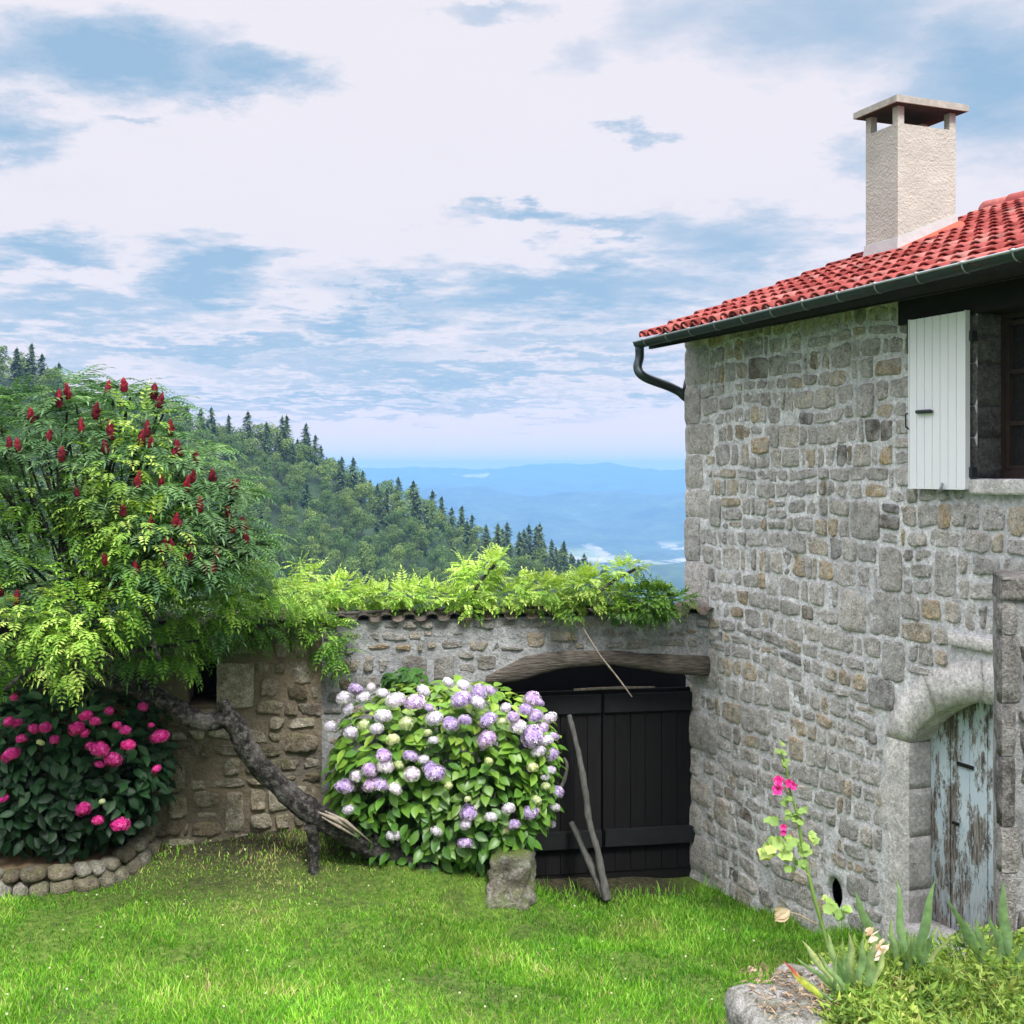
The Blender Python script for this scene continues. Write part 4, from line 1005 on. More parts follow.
# --- wisteria vine
vine_l = []
def vblob(px, py, Y, rx, rz, ry, n, r0=.6, out=1.0, ln=(.13, .22), droop=(.7, 1.9), lw=.021, ll=.058):
    c = at(px, py, Y)
    for i in range(n):
        d = rdir(); q = U(.25, 1)**.6
        p = c+Vector((d.x*rx*q, d.y*ry*q, d.z*rz*q))*1.0
        ld = (d*out+Vector((U(-.6, .6), U(-.7, .3), U(-.2, .6)))).normalized()
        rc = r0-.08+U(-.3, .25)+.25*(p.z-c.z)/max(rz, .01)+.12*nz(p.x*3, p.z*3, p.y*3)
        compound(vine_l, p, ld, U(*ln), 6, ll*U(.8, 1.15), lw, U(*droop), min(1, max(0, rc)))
K = 1/118.
VB = [(140,430,9.3,.25,.22,.2,36,.85),(120,470,9.15,.36,.32,.25,90,.8),(105,520,9.1,.32,.3,.25,70,.75),(140,540,9.05,.40,.35,.3,100,.75),(170,500,9.3,.22,.3,.2,50,.7),(40,500,9.3,.4,.25,.25,50,.55),(45,590,9.0,.4,.28,.3,70,.6),(120,585,9.1,.45,.30,.3,90,.6),
      (80,625,8.9,.35,.25,.25,110,.85),(66,660,8.85,.20,.18,.15,55,.95),(20,625,8.9,.3,.2,.25,60,.8),(0,540,9.1,.3,.3,.3,50,.4),(195,560,9.5,.3,.2,.3,45,.5),
      (165,615,9.6,.4,.22,.3,90,.5),(215,600,9.8,.38,.2,.3,90,.7),(160,650,9.7,.35,.12,.25,50,.3),(255,590,10.2,.4,.16,.3,100,.7),(255,620,10.6,.3,.18,.25,80,.35),(210,635,10.4,.25,.12,.2,50,.3),(290,600,10.75,.32,.14,.25,90,.75),(300,622,10.85,.25,.12,.15,50,.4),
      (325,635,10.85,.2,.16,.12,50,.5),(338,655,10.85,.10,.12,.08,22,.55),(190,655,9.8,.09,.12,.1,24,.5),(-5,660,9.2,.3,.15,.25,40,.6),(-60,570,9.5,.5,.5,.5,120,.5),(-60,470,9.8,.5,.4,.5,90,.5)]
for (px, py, Y_, rx, rz, ry, n, r0) in VB: vblob(px, py, Y_, rx, rz, ry, int(n*1.3), r0)
for px in range(300, 690, 14):
    hgt = 11+8*nz(px*.03, 2)+(4 if 520 < px < 620 else 0)
    vblob(px, 603-hgt*.6, 11.40, .14, hgt/107, .24, 36, .98 if px < 630 else .45, 1.0, (.08, .15), (.2, 1.0))
for (px, py, rx, rz, n, r0) in ((476,585,.22,.16,70,.95),(465,572,.10,.10,24,1.0),(492,570,.11,.10,28,1.0),(500,560,.05,.05,10,1.0),(590,587,.25,.13,80,.9),(620,574,.14,.07,30,.95),(636,568,.08,.04,12,.95),(310,580,.10,.10,22,.95),(340,590,.2,.08,40,.9),(395,598,.3,.08,60,.9),(545,592,.15,.10,40,.9),(650,606,.25,.15,130,.28),(572,612,.12,.12,30,.6),(620,612,.12,.08,24,.4),(470,608,.1,.07,18,.95),(300,568,.05,.05,8,1.0),(520,584,.06,.09,14,.95)):
    vblob(px, py-3, 11.3, rx, rz, .2, int(n*1.3), r0, 1.0, (.08, .15), (.2, 1.2))
vine = thing('wisteria_vine', B(3, WT, 0), 'bright yellow green wisteria spilling along the wall top and through the tree', 'vine')
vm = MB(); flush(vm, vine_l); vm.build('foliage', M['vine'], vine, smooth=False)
vs = MB()
for pts in ([at(60, 600, 9.2), at(90, 560, 9.3), at(130, 480, 9.3), at(135, 430, 9.4)], [at(150, 560, 9.4), at(145, 600, 9.2), at(152, 640, 9.1), at(160, 660, 9.1)], [at(5, 690, 8.9), at(30, 670, 8.9), at(60, 665, 8.95), at(110, 655, 9.2), at(200, 640, 9.9), at(290, 618, 10.8), at(420, 610, 11.25), at(560, 607, 11.3), at(670, 606, 11.4)], [at(470, 608, 11.2), at(478, 585, 11.2), at(495, 565, 11.2)], [at(590, 600, 11.2), at(615, 580, 11.2), at(640, 567, 11.2)]):
    P, Rr = curve(pts, [.016]*len(pts), 6); tube(vs, P, Rr, 6)
vs.build('stem', M['bark'], vine)

# --- hydrangeas
def ovate(lst_v, lst_f, lst_r, base, d, nrm, ln, w, r):
    s = d.cross(nrm).normalized(); n0 = len(lst_v); nrm = nrm.normalized()
    for t, ww, dz in ((.0, .06, 0), (.22, .72, .0), (.5, 1.0, -.03), (.78, .66, -.09), (1.0, .04, -.2)):
        m_ = base+d*ln*t+nrm*ln*dz
        lst_v += [m_-s*w*.5*ww+nrm*w*.13*ww, m_-nrm*w*.03, m_+s*w*.5*ww+nrm*w*.13*ww]
    for i in range(4):
        a = n0+i*3; lst_f += [(a, a+1, a+4, a+3), (a+1, a+2, a+5, a+4)]
    lst_r += [r]*15
def head_mesh(R_, nfl, mat):
    mb = MB(); V = []; Fs = []; rs = []
    ga = math.pi*(3-math.sqrt(5))
    for i in range(nfl):
        zz = 1-1.75*(i+.5)/nfl; rad = math.sqrt(max(0, 1-zz*zz)); a = ga*i+U(-.2, .2)
        d = Vector((rad*math.cos(a), rad*math.sin(a), zz*.82)); p = d*R_*U(.90, 1.06); dn = d.normalized()
        dn = (dn+rdir()*.3).normalized(); x, s, n_ = rot_to(dn); rr_ = U(0, 1); w = R_*.23*U(.85, 1.15); ph = U(0, 1.5)
        for k in range(4):
            an = ph+k*math.pi/2; e1 = s*math.cos(an)+n_*math.sin(an); e2 = s*math.cos(an+math.pi/2)+n_*math.sin(an+math.pi/2)
            q = len(V); V += [p, p+e1*w*.7+e2*w*.35+dn*w*.25, p+e1*w*1.15+dn*w*.05, p+e1*w*.7-e2*w*.35+dn*w*.25]; Fs.append((q, q+1, q+2, q+3)); rs += [rr_]*4
    mb.add(V, Fs, 0, np.array(rs))
    V = []; n = 8
    for j in range(7):
        for k in range(n):
            ph = math.pi*j/6; V.append((R_*.82*math.sin(ph)*math.cos(2*math.pi*k/n), R_*.82*math.sin(ph)*math.sin(2*math.pi*k/n), R_*.7*math.cos(ph)))
    mb.add(V, [(j*n+k, (j+1)*n+k, (j+1)*n+(k+1) % n, j*n+(k+1) % n) for j in range(6) for k in range(n)], 0, .05)
    return mb
def bush(name, label, cx, cy, Y0, rpx, rpy, ry, heads, nleaf, lmat, hmats, lsize, zbase, sh=1.02, lr=(0, 1), dark=.45):
    c = at(cx, cy, Y0); k = Y0/F
    root = thing(name, (c.x, c.y, zbase), label, 'flowering shrub')
    V = []; Fs = []; rs = []
    for i in range(nleaf):
        d = rdir()
        if d.y > .45 and random.random() < .7: d.y = -d.y
        q = random.choice((1, .97, .9, .8, .65)); lump = 1+.09*nz(d.x*3, d.z*3, d.y*3+cx)
        sq = (abs(d.x)**2.7+abs(d.y)**2.7+abs(d.z)**2.7)**(-1/2.7); q *= sq
        p = c+Vector((d.x*rpx*k*q*lump, d.y*ry*q*lump, d.z*rpy*k*q*lump))
        if p.z < zbase+.04: continue
        o = Vector((d.x, d.y*.9, d.z*.6+.25)).normalized()
        nrm = (o+rdir()*.5+Vector((0, -.2, .6))).normalized()
        ld = (nrm.cross(rdir())).normalized()
        if ld.z > .3: ld = -ld
        ld = (ld+o*.35).normalized(); nrm = (nrm-ld*nrm.dot(ld)).normalized()
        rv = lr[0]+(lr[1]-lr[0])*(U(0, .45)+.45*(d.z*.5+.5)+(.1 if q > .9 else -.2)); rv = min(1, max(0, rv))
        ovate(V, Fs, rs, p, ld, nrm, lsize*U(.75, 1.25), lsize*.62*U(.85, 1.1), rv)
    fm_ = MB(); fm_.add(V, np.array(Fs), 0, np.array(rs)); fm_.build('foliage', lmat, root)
    st = MB()
    for i in range(26):
        d = rdir(); e = c+Vector((d.x*rpx*k*.8, d.y*ry*.8, abs(d.z)*rpy*k*.8)); b0 = Vector((c.x+d.x*.25, c.y+d.y*.2, zbase)); tube(st, [b0, (b0+e)/2+Vector((0, 0, .1)), e], [.012, .010, .007], 5)
    st.build('stem', mat_plain('green_stem_'+name, (.10,.13,.05), .8), root)
    protos = {}
    for (hx, hy, hr, kind) in heads:
        q = max(0, 1-abs((hx-cx)/(rpx*1.06))**2.7-abs((hy-cy)/(rpy*1.06))**2.7)
        Yh = Y0-ry*1.08*q**(1/2.7)-.06+U(-.02, .05); p = at(hx, hy, Yh)
        if kind not in protos:
            o = head_mesh(.085, 75, None).build('flower_head', hmats[kind]); o.parent = root; protos[kind] = o
        else:
            o = protos[kind].copy(); COL.objects.link(o); o.parent = root
        s = sh*hr*Yh/F/.085; o.location = p-Vector(root['_o']); o.scale = (s*U(.88, 1.12), s*U(.88, 1.1), s*U(.78, 1.02)); o.rotation_euler = (U(-.5, .2)+.5, U(-.3, .3), U(0, 6))
    return root
H1 = [(258,510,25,0),(312,503,18,1),(216,540,27,1),(284,538,24,1),(350,523,22,1),(229,577,26,1),(394,546,32,1),(460,555,36,0),(490,515,24,1),(510,573,16,0),(575,487,24,1),(627,497,24,1),(620,545,34,0),(680,520,32,0),(715,513,20,0),(676,555,27,1),(770,572,18,1),(860,545,30,0),(886,555,18,0),(838,580,25,0),(872,600,28,0),(920,610,28,1),(893,645,26,0),(172,638,24,1),(242,660,25,1),(285,632,22,2),(330,645,23,1),(352,602,30,1),(386,682,24,2),(431,625,25,2),(526,610,30,1),(583,628,32,0),(632,615,25,0),(525,683,17,1),(505,658,14,2),(710,615,32,0),(757,620,16,2),(795,605,24,0),(812,637,28,1),(706,680,36,0),(860,670,38,0),(905,685,28,1),(932,670,20,0),(882,722,24,1),(926,733,26,0),(713,756,16,2),(862,776,18,2),(922,785,20,1),(905,808,15,1),(908,842,16,2),(945,862,25,0),(875,890,22,2),(936,912,20,1),(924,968,19,1),(852,930,28,0),(355,735,28,0),(308,785,30,0),(360,772,30,1),(445,738,28,0),(489,748,18,1),(405,770,18,2),(450,800,28,1),(510,775,26,0),(530,795,40,0),(225,840,34,0),(262,805,26,1),(310,835,27,0),(345,835,32,0),(393,850,24,1),(235,920,24,1),(575,838,16,2),(644,930,30,0),(635,970,22,1),(720,946,22,1),(780,918,25,1),(798,972,22,0),(770,990,18,2),(640,885,12,2),(535,995,22,1),(388,1010,28,1),(632,1035,28,0)]
H1 = [(280+a/3.413, 540+b_/3.413, r*.98/3.413, k) for a, b_, r, k in H1]
bush('lilac_hydrangea', 'large lilac and white flowering hydrangea bush beside the gate', 445, 772, 10.55, 107, 86, .62, H1, 2300, M['hyd'], [M['lilac'], M['pale'], M['cream']], .125, .62)
H2 = [(37,392,32,0),(75,337,20,0),(115,303,20,0),(155,299,22,0),(186,340,17,0),(30,278,20,0),(58,284,20,0),(48,195,14,0),(262,303,26,0),(293,258,25,0),(290,318,18,0),(325,278,18,0),(373,241,16,0),(400,292,17,0),(428,308,20,0),(438,358,26,0),(305,360,14,0),(340,372,32,0),(385,408,30,0),(340,425,18,0),(488,228,18,0),(545,328,32,0),(516,290,12,0),(534,440,16,0),(12,540,18,0),(285,577,28,0),(334,615,22,0),(410,629,30,0),(138,350,14,1),(348,551,13,1),(-60,420,28,0),(-120,330,26,0)]
H2 = [(a/3.413, 640+b_/3.413, r/3.413, k) for a, b_, r, k in H2]
bush('pink_hydrangea', 'hydrangea bush with shade-toned leaves and bright pink flower heads in the stone ringed bed', 55, 758, 10.25, 110, 84, .60, H2, 2200, M['hyd2'], [M['pink'], M['cream']], .115, .78, .96)
# leafy shrub behind the lilac hydrangea
fs = thing('leafy_shrub', B(3.1, .8, .2), 'small fresh green leafy shrub peeping over the hydrangea against the wall', 'shrub')
V = []; Fs = []; rs = []
c = at(405, 682, 10.9)
for i in range(130):
    d = rdir(); p = c+Vector((d.x*.20, d.y*.1, d.z*.12-.02)); nrm = (Vector((d.x, -.6, .9))+rdir()*.4).normalized(); ld = nrm.cross(rdir()).normalized(); ovate(V, Fs, rs, p, ld, nrm, .10, .05, U(0, 1))
mb = MB(); mb.add(V, np.array(Fs), 0, np.array(rs)); mb.build('foliage', M['under'], fs)
mb = MB(); 
for k in range(4): tube(mb, [B(3.1+U(-.1, .1), .75, .15), c+Vector((U(-.15, .15), 0, -.05))], .008, 5)
mb.build('stem', M['bark'], fs)

# stone ring of the bed
ring = MB(); cR = at(35, 850, 10.30)
def ring_c(a, rad): return Vector((cR.x+math.cos(a)*rad*1.0, cR.y+.15+math.sin(a)*rad*.80, 0))
rng_c = MB(); first = True
a = math.radians(-190)
for row in range(2):
    a = math.radians(-195); 
    while a < math.radians(12):
        w = U(.13, .24); rad = .93-.02*row; p = ring_c(a+w*.5/rad, rad); gz_ = ground(p.x, p.y)
        hh = (.075, .06)[row]*U(.8, 1.15); zc = gz_+.03+(0, .115)[row]+U(-.01, .01)
        _, V, Fs = bumpy_block('', (p.x, p.y, zc), w*.5, .09, hh*.95, a+w*.5/rad+math.pi/2, None, '', '', 7, .022, 2.7, None, 9, True)
        ring.add(V, Fs, 0, U(0, 1)); a += w/rad*.96
tag(ring.build('stone_bed_edging', M['cobble'], origin=(cR.x, cR.y, .6)), 'low curved edging of rounded cobbles around the pink hydrangea bed', 'edging')
bs = MB(); V = [Vector((cR.x, cR.y+.15, .80))]
for k in range(32):
    a = 2*math.pi*k/32; q = ring_c(a, .88); V.append(Vector((q.x, q.y, .80)))
for k in range(32):
    a = 2*math.pi*k/32; q = ring_c(a, .86); V.append(Vector((q.x, q.y, .5)))
bs.add(V, [(0, 1+k, 1+(k+1) % 32) for k in range(32)]+[(1+k, 33+k, 33+(k+1) % 32, 1+(k+1) % 32) for k in range(32)]); tag(bs.build('bed_soil', M['dirt']), 'dark soil inside the cobbled bed', None, None, 'structure')

# ------------------------------------------------------------------ foreground bed at right
def bed_z(x, y): # mound
    q = ((x-2.75)/1.35)**2+((y-5.9)/1.05)**2
    return 1.36+.10*nz(x*2, y*2)-.25*max(0, q-.55)
V = []; nu = 40
for j in range(nu+1):
    for i in range(nu+1):
        x = 1.15+3.2*i/nu; y = 4.6+2.3*j/nu; e = min(1, (x-1.15)/.5, (6.9-y)/.45+.0)
        V.append((x, y, ground(x, y)-.05+(bed_z(x, y)-ground(x, y)+.05)*sstep(0, 1, e)))
mb = MB(); mb.add(V, [(j*(nu+1)+i, j*(nu+1)+i+1, (j+1)*(nu+1)+i+1, (j+1)*(nu+1)+i) for j in range(nu) for i in range(nu)])
tag(mb.build('raised_bed_ground', M['dirt']), 'raised soil of the flower bed', None, None, 'structure')
M['litter'] = mat_plain('litter', (.24,.18,.12), .95, .5, 30, .3, rvar=.6)
bumpy_block('edging_rock', (1.35, 5.97, .90), .225, .32, .50, .12, M['lichen_rock'], 'large pale lichened rock with a flat littered top at the corner of the flower bed', 'rock', 44, .07, 7)
bumpy_block('edging_rock', (1.62, 6.38, 1.28), .17, .16, .13, .5, M['lichen_rock'], 'smaller pale rock behind the big flat rock, by the red tipped leaf', 'rock', 30, .07, 4)
lt_ = []
for i in range(520):
    x_, y_ = 1.38+U(-.16, .28), 6.05+U(-.24, .32); p0 = Vector((x_, y_, 1.39+.03*nz(x_*5, y_*5)+U(0, .03)))
    d = Vector((U(-1, 1), U(-1, 1), U(-.2, .4))).normalized(); leaflet(lt_, p0, d, (Vector((0, 0, 1))+rdir()*.5).normalized(), U(.02, .06), U(.006, .018), U(0, 1))
mb = MB(); flush(mb, lt_); tag(mb.build('dry_litter', M['litter'], smooth=False), 'dry leaf and twig litter on the flat rock', None, None, 'stuff')
# ground cover
gc = []
for i in range(21000):
    x = U(1.5, 3.6); y = U(4.9, 6.65)
    lim = 825+22*nz(y*3, 1)
    px = 512+F*x/y
    if px < lim or px > 1130: continue
    hh = .12+.09*nz(x*4, y*4, 1)+.10*sstep(930, 1010, px)*sstep(5.2, 6.2, y)
    p = Vector((x, y, bed_z(x, y)+U(-.02, 1)*hh))
    d = Vector((U(-1, 1), U(-1, .6), U(-.2, 1))).normalized(); n_ = (Vector((0, -.4, 1))+rdir()*.7); n_ = (n_-d*n_.dot(d)).normalized()
    leaflet(gc, p, d, n_, U(.02, .075), U(.008, .028), min(1, max(0, U(.05, .9)+.3*nz(x*5, y*5, 7))))
mb = MB(); flush(mb, gc)
for i in range(2600):
    x = U(1.6, 3.5); y = U(4.9, 6.6); px = 512+F*x/y
    if px < 835 or px > 1120: continue
    p = Vector((x, y, bed_z(x, y)-.02)); hh = U(.10, .26)*(1.15 if px > 960 else 1); d = Vector((U(-.6, .6), U(-.5, .4), 1)).normalized(); w_ = U(.0025, .006); q = p+d*hh*.55; e = p+d*hh+Vector((U(-.06, .06), U(-.05, .05), -.02)); s_ = Vector((w_, U(-.5, .5)*w_, 0))
    mb.add([p-s_, p+s_, q+s_*.8, q-s_*.8, e], [(0,1,2,3), (3,2,4)], 0, min(1, max(0, U(.2, 1.0))))
tag(mb.build('ground_cover', M['cover'], smooth=False), 'mixed low green ground cover filling the flower bed', None, None, 'stuff')
def blade(mb, base, tip, w, bend=Vector((0, 0, 0)), side=None, n=7, r=.5, rtip=None):
    base = Vector(base); tip = Vector(tip); side = side or Vector((1, -.1, 0)); V = []; rs = []
    for i in range(n+1):
        t = i/n; p = base.lerp(tip, t)+bend*math.sin(t*math.pi*.5)*t; ww = w*(1-t**2.6)*(.75+.5*min(1, t*3))*.5+.0006
        wob = Vector((.006*math.sin(t*9+r*20), 0, 0)); V += [p-side*ww+wob, p+Vector((0, -.30*w, 0))*(1-t)+wob, p+side*ww+wob]; rr_ = r if rtip is None else r+(rtip-r)*t; rs += [rr_*.6, min(1, rr_*1.1), rr_]
    mb.add(V, [(3*i+a, 3*i+a+1, 3*i+a+4, 3*i+a+3) for i in range(n) for a in (0, 1)], 0, np.array(rs))
def iris(label, bl):
    x0 = sum(b_[0] for b_ in bl)/len(bl); Y0 = bl[0][4]; p0 = at(x0, bl[0][1], Y0)
    root = thing('iris_plant', p0, label, 'iris', 'irises in the flower bed')
    for (bx, by, tx, ty, Y_, w, r) in bl:
        mb = MB(); blade(mb, at(bx, by, Y_), at(tx, ty, Y_-.03), w, Vector((0, -.03, 0)), Vector((1, U(-.4, .2), 0)).normalized(), 8, r, min(1, r+.25)); mb.build('leaf', M['iris'], root)
    for k in range(3):
        b_ = bl[k % len(bl)]; mb = MB(); xx = b_[0]+U(-14, 14); blade(mb, at(xx, b_[1]+8, b_[4]), at(xx+U(-22, 22), b_[1]-U(18, 48), b_[4]-.05), U(.018, .03), Vector((U(-.03, .03), -.04, U(-.03, 0))), Vector((1, U(-.6, .6), 0)).normalized(), 8, U(.1, .9), U(.4, 1)); mb.build('leaf', M['iris'], root)
iris('iris with one broad leaf slanting left in front of the drain hole', [(886,965,852,888,6.3,.055,.25),(880,970,868,925,6.3,.035,.4)])
iris('upright iris with narrow leaves left of the pale rose', [(905,965,895,876,6.25,.040,.35),(912,965,906,925,6.2,.03,.5),(898,970,888,915,6.25,.03,.55)])
iris('tall iris leaf leaning right in front of the blue door', [(917,962,933,877,6.2,.050,.2)])
iris('pale short iris leaf leaning right at the door foot', [(928,962,950,932,6.15,.03,1.0)])
iris('iris leaf leaning left at the foot of the parapet', [(978,955,946,896,6.15,.04,.15),(984,950,972,915,6.15,.03,.3)])
iris('iris leaf standing at right edge against the parapet', [(1008,955,999,878,6.1,.045,.3),(1004,955,986,912,6.1,.03,.2)])
iris('broad fan of pale green iris leaves above the rocks', [(836,985,800,938,6.0,.04,.95),(838,990,795,955,5.95,.035,.5),(842,980,825,930,6.0,.035,.6),(852,985,848,930,6.0,.04,.7),(860,980,862,935,5.95,.035,.5),(845,990,815,950,5.9,.03,.6),(868,985,872,938,5.95,.04,.6),(874,985,884,945,5.95,.03,.8),(830,1000,790,968,5.85,.03,.4)])
mb = MB(); blade(mb, at(822, 998, 5.7), at(782, 967, 5.75), .026, Vector((0, 0, .03)), Vector((.63, 0, .78)).normalized(), 10, 0.0, 1.0)
tag(mb.build('turning_leaf', M['redleaf'], origin=at(833, 1008, 5.7)), 'single yellow leaf with red tip over the rocks', 'leaf')
mb = MB()
for (px, py) in ((872, 934), (880, 946), (876, 952)):
    p0 = at(px, py, 6.2); 
    for k in range(14):
        d = rdir(); d.y = -abs(d.y); V = [p0, p0+d*.035+Vector((.015, 0, .01)), p0+d*.042, p0+d*.035-Vector((.015, 0, .01))]; mb.add(V, [(0,1,2,3)], 0, U(0, 1))
    
rp = at(876, 975, 6.2); rb = thing('pale_rose', rp, 'pale pink rose blooms low between the iris leaves', 'flower')
mb.build('bloom', M['rosepet'], rb); mb = MB(); tube(mb, [rp, at(872, 934, 6.22)], .006, 5); tube(mb, [rp, at(880, 948, 6.22)], .006, 5); mb.build('stem', M['holly'], rb)

# hollyhock
Yh = 6.6; hb_ = at(832, 965, Yh)
hh_ = thing('hollyhock', hb_, 'tall thin hollyhock with magenta blooms in front of the house wall', 'hollyhock')
mb = MB(); pts = [(832,965),(822,925),(812,890),(803,850),(797,815),(790,790),(786,768),(781,752)]; P, Rr = curve([at(a, c_, Yh) for a, c_ in pts], [.012,.012,.011,.010,.008,.007,.006,.004], 5); tube(mb, P, Rr, 7, 0, .3); mb.build('stem', M['holly'], hh_)
V = []; Fs = []; rs = []
for (px, py, s, n, r) in ((781,750,.03,5,.8),(784,764,.03,5,.6),(781,742,.02,4,.9),(787,800,.04,6,.3),(790,815,.035,6,.4),(797,820,.04,6,.4),(771,822,.055,3,.5),(800,812,.05,4,.45),(792,842,.05,7,.6),(776,843,.07,4,.9),(768,852,.075,4,1.0),(783,855,.07,5,.8),(812,838,.05,4,.9),(805,850,.05,6,.6),(800,865,.05,5,.4),(790,870,.04,4,.6),(832,905,.05,4,.7),(838,915,.05,5,.4),(824,900,.03,4,.9),(845,908,.04,3,.7)):
    for k in range(n):
        V = []; Fs = []; rs = []
        nrm = (Vector((U(-.5, .5), -.7, .8))+rdir()*.4).normalized(); ld = nrm.cross(rdir()).normalized(); nrm = (nrm-ld*nrm.dot(ld)).normalized()
        p0 = at(px+U(-4, 4), py+U(-4, 4), Yh+U(-.06, .06)); sd_ = ld.cross(nrm); s2 = s*.62*U(.75, 1.2); V.append(p0); ph = U(0, 6); rc_ = min(1, max(0, r+U(-.3, .15))); rs += [rc_*.7]+[rc_]*15
        for q_ in range(15):
            a_ = 2*math.pi*q_/15; rr_ = s2*(.85+.13*math.cos(5*a_)+U(-.07, .07)); V.append(p0+ld*rr_*math.cos(a_)+sd_*rr_*math.sin(a_)+nrm*s2*(.22*math.sin(2*a_+ph)+U(-.08, .08)))
        Fs = [(0, 1+q_, 1+(q_+1) % 15) for q_ in range(15)]
        mb = MB(); mb.add(V, np.array(Fs), 0, np.array(rs)); mb.build('leaf', M['holly'], hh_)
for (px, py, s) in ((778,780,.028),(777,789,.030),(789,783,.024),(793,786,.02),(783,827,.018),(783,832,.016)):
    V = []; Fs = []; p0 = at(px, py, Yh-.03); V.append(p0)
    for k in range(20):
        a = 2*math.pi*k/20; rr_ = s*(1+.18*math.sin(5*a)); V.append(p0+Vector((rr_*math.cos(a), -.012-.006*math.sin(5*a), rr_*math.sin(a))))
    mb = MB(); mb.add(V, [(0, 1+k, 1+(k+1) % 20) for k in range(20)], 0, np.array([0.0]+[U(.3, .8)]*20))
    for k in range(16):
        d = rdir(); d.y = -abs(d.y)*.6; q1 = p0+d*s*.75; sv = d.cross(Vector((0, -1, 0)))*s*.5; mb.add([p0, q1-sv, q1+d*s*.3, q1+sv], [(0,1,2,3)], 0, U(0, 1))
    mb.build('bloom', M['pink'], hh_)
for (a0, a1, a2) in (((783, 787), (795, 786), (806, 787)), ((818, 925), (800, 915), (790, 912)), ((812, 880), (802, 868), (793, 884))):
    mb = MB(); tube(mb, [at(*a0, Yh), at(*a1, Yh-.02), at(*a2, Yh-.03)], [.004, .003, .002], 5); mb.build('twig', M['dry'], hh_)
V = []; Fs = []; rs = []
for k in range(5):
    nrm = (Vector((0, -.9, .3))+rdir()*.5).normalized(); ld = (Vector((-1, 0, 0))+rdir()*.4).normalized(); nrm = (nrm-ld*nrm.dot(ld)).normalized(); ovate(V, Fs, rs, at(790, 910+k, Yh), ld, nrm, .09, .05, U(0, 1))
mb = MB(); mb.add(V, np.array(Fs), 0, np.array(rs)); mb.build('withered_leaf', M['dry'], hh_)

# ------------------------------------------------------------------ grass
n = 240000
x = rng.uniform(-7.9, 3.3, n); y = 7.0+4.9*rng.random(n)**1.0
px = 512+F*x/y
# keep off the house, walls, bed soil, worn ground
nrmd = (x-3.11)*.927+(y-8.7)*.376
wl = (x-1.92)*.17-(y-11.63)*.985
keep = (nrmd < -.03) & (wl > .06) & (px > -520) & (px < 1100)
keep &= ~(((x-cR.x)**2+((y-cR.y-.15)/.8)**2) < .98**2)
patch = np.array([nz(a*1.3, b_*1.3, 2)+.5*nz(a*4, b_*4, 5) for a, b_ in zip(x, y)])
dw = np.hypot(x+2.4, (y-10.9)*1.4); keep &= ~((dw < 2.1+patch*1.4) & (rng.random(n) < .97-.30*dw)); keep &= ~((patch < -.30) & (rng.random(n) < .5))
dg = np.hypot(x-.9, (y-11.75)*1.4); keep &= ~((dg < .95) & (rng.random(n) < .8))
dl = np.hypot((x+1.8)*.55, y-10.3); worn = np.clip(1.5-dl, 0, 1)
x, y, patch, worn = x[keep], y[keep], patch[keep], worn[keep]; n = len(x)
z = ground_np(x, y)-.01
hgt = (.028+.045*rng.random(n)**2)*(1+.5*patch)*np.where(rng.random(n) < .03, 1.8, 1.0)*(1-.45*worn)
edge = np.exp(-np.minimum(-((x-3.11)*.927+(y-8.7)*.376), (x-1.92)*.17-(y-11.63)*.985-.1)/.13); hgt = np.clip(hgt*(1+1.6*edge*rng.random(n)), .015, .19); an = rng.uniform(0, 2*np.pi, n); w = rng.uniform(.0028, .0055, n)
lean = rng.uniform(.2, .9, n)*hgt; la = rng.uniform(0, 2*np.pi, n)
sx, sy = np.cos(an)*w, np.sin(an)*w; lx, ly = np.cos(la)*lean, np.sin(la)*lean
V = np.empty((n, 5, 3), dtype=np.float32)
V[:, 0] = np.stack([x-sx, y-sy, z], -1); V[:, 1] = np.stack([x+sx, y+sy, z], -1)
V[:, 2] = np.stack([x+sx*.8+lx*.4, y+sy*.8+ly*.4, z+hgt*.6], -1); V[:, 3] = np.stack([x-sx*.8+lx*.4, y-sy*.8+ly*.4, z+hgt*.6], -1)
V[:, 4] = np.stack([x+lx, y+ly, z+hgt], -1)
r = np.clip(rng.uniform(.05, .75, n)+.55*patch+.35*worn*rng.random(n)+np.where(rng.random(n) < .05, .4, 0), 0, 1)
b4 = np.arange(n)[:, None]*5
mb = MB(); mb.add(V.reshape(-1, 3), b4+np.array([[0, 1, 2, 3]]), 0, np.repeat(r, 5)); mb.f.append(((b4+np.array([[3, 2, 4]])).astype(np.int32), 0))
tag(mb.build('grass', M['grass'], smooth=False), 'short green lawn grass with worn dry patches', None, None, 'stuff')
# clover flowers scattered
mb = MB()
for i in range(70):
    x_ = U(-3.5, 2.0); y_ = U(7.6, 10.6); zz = ground(x_, y_)+U(.03, .06)
    V = [(x_+.008*math.cos(a), y_+.008*math.sin(a), zz+h_) for h_ in (-.006, .006) for a in (0, 1.57, 3.14, 4.71)]
    mb.box(V)
tag(mb.build('clover_flowers', M['cream']), 'tiny white clover flowers dotted in the lawn', None, None, 'stuff')

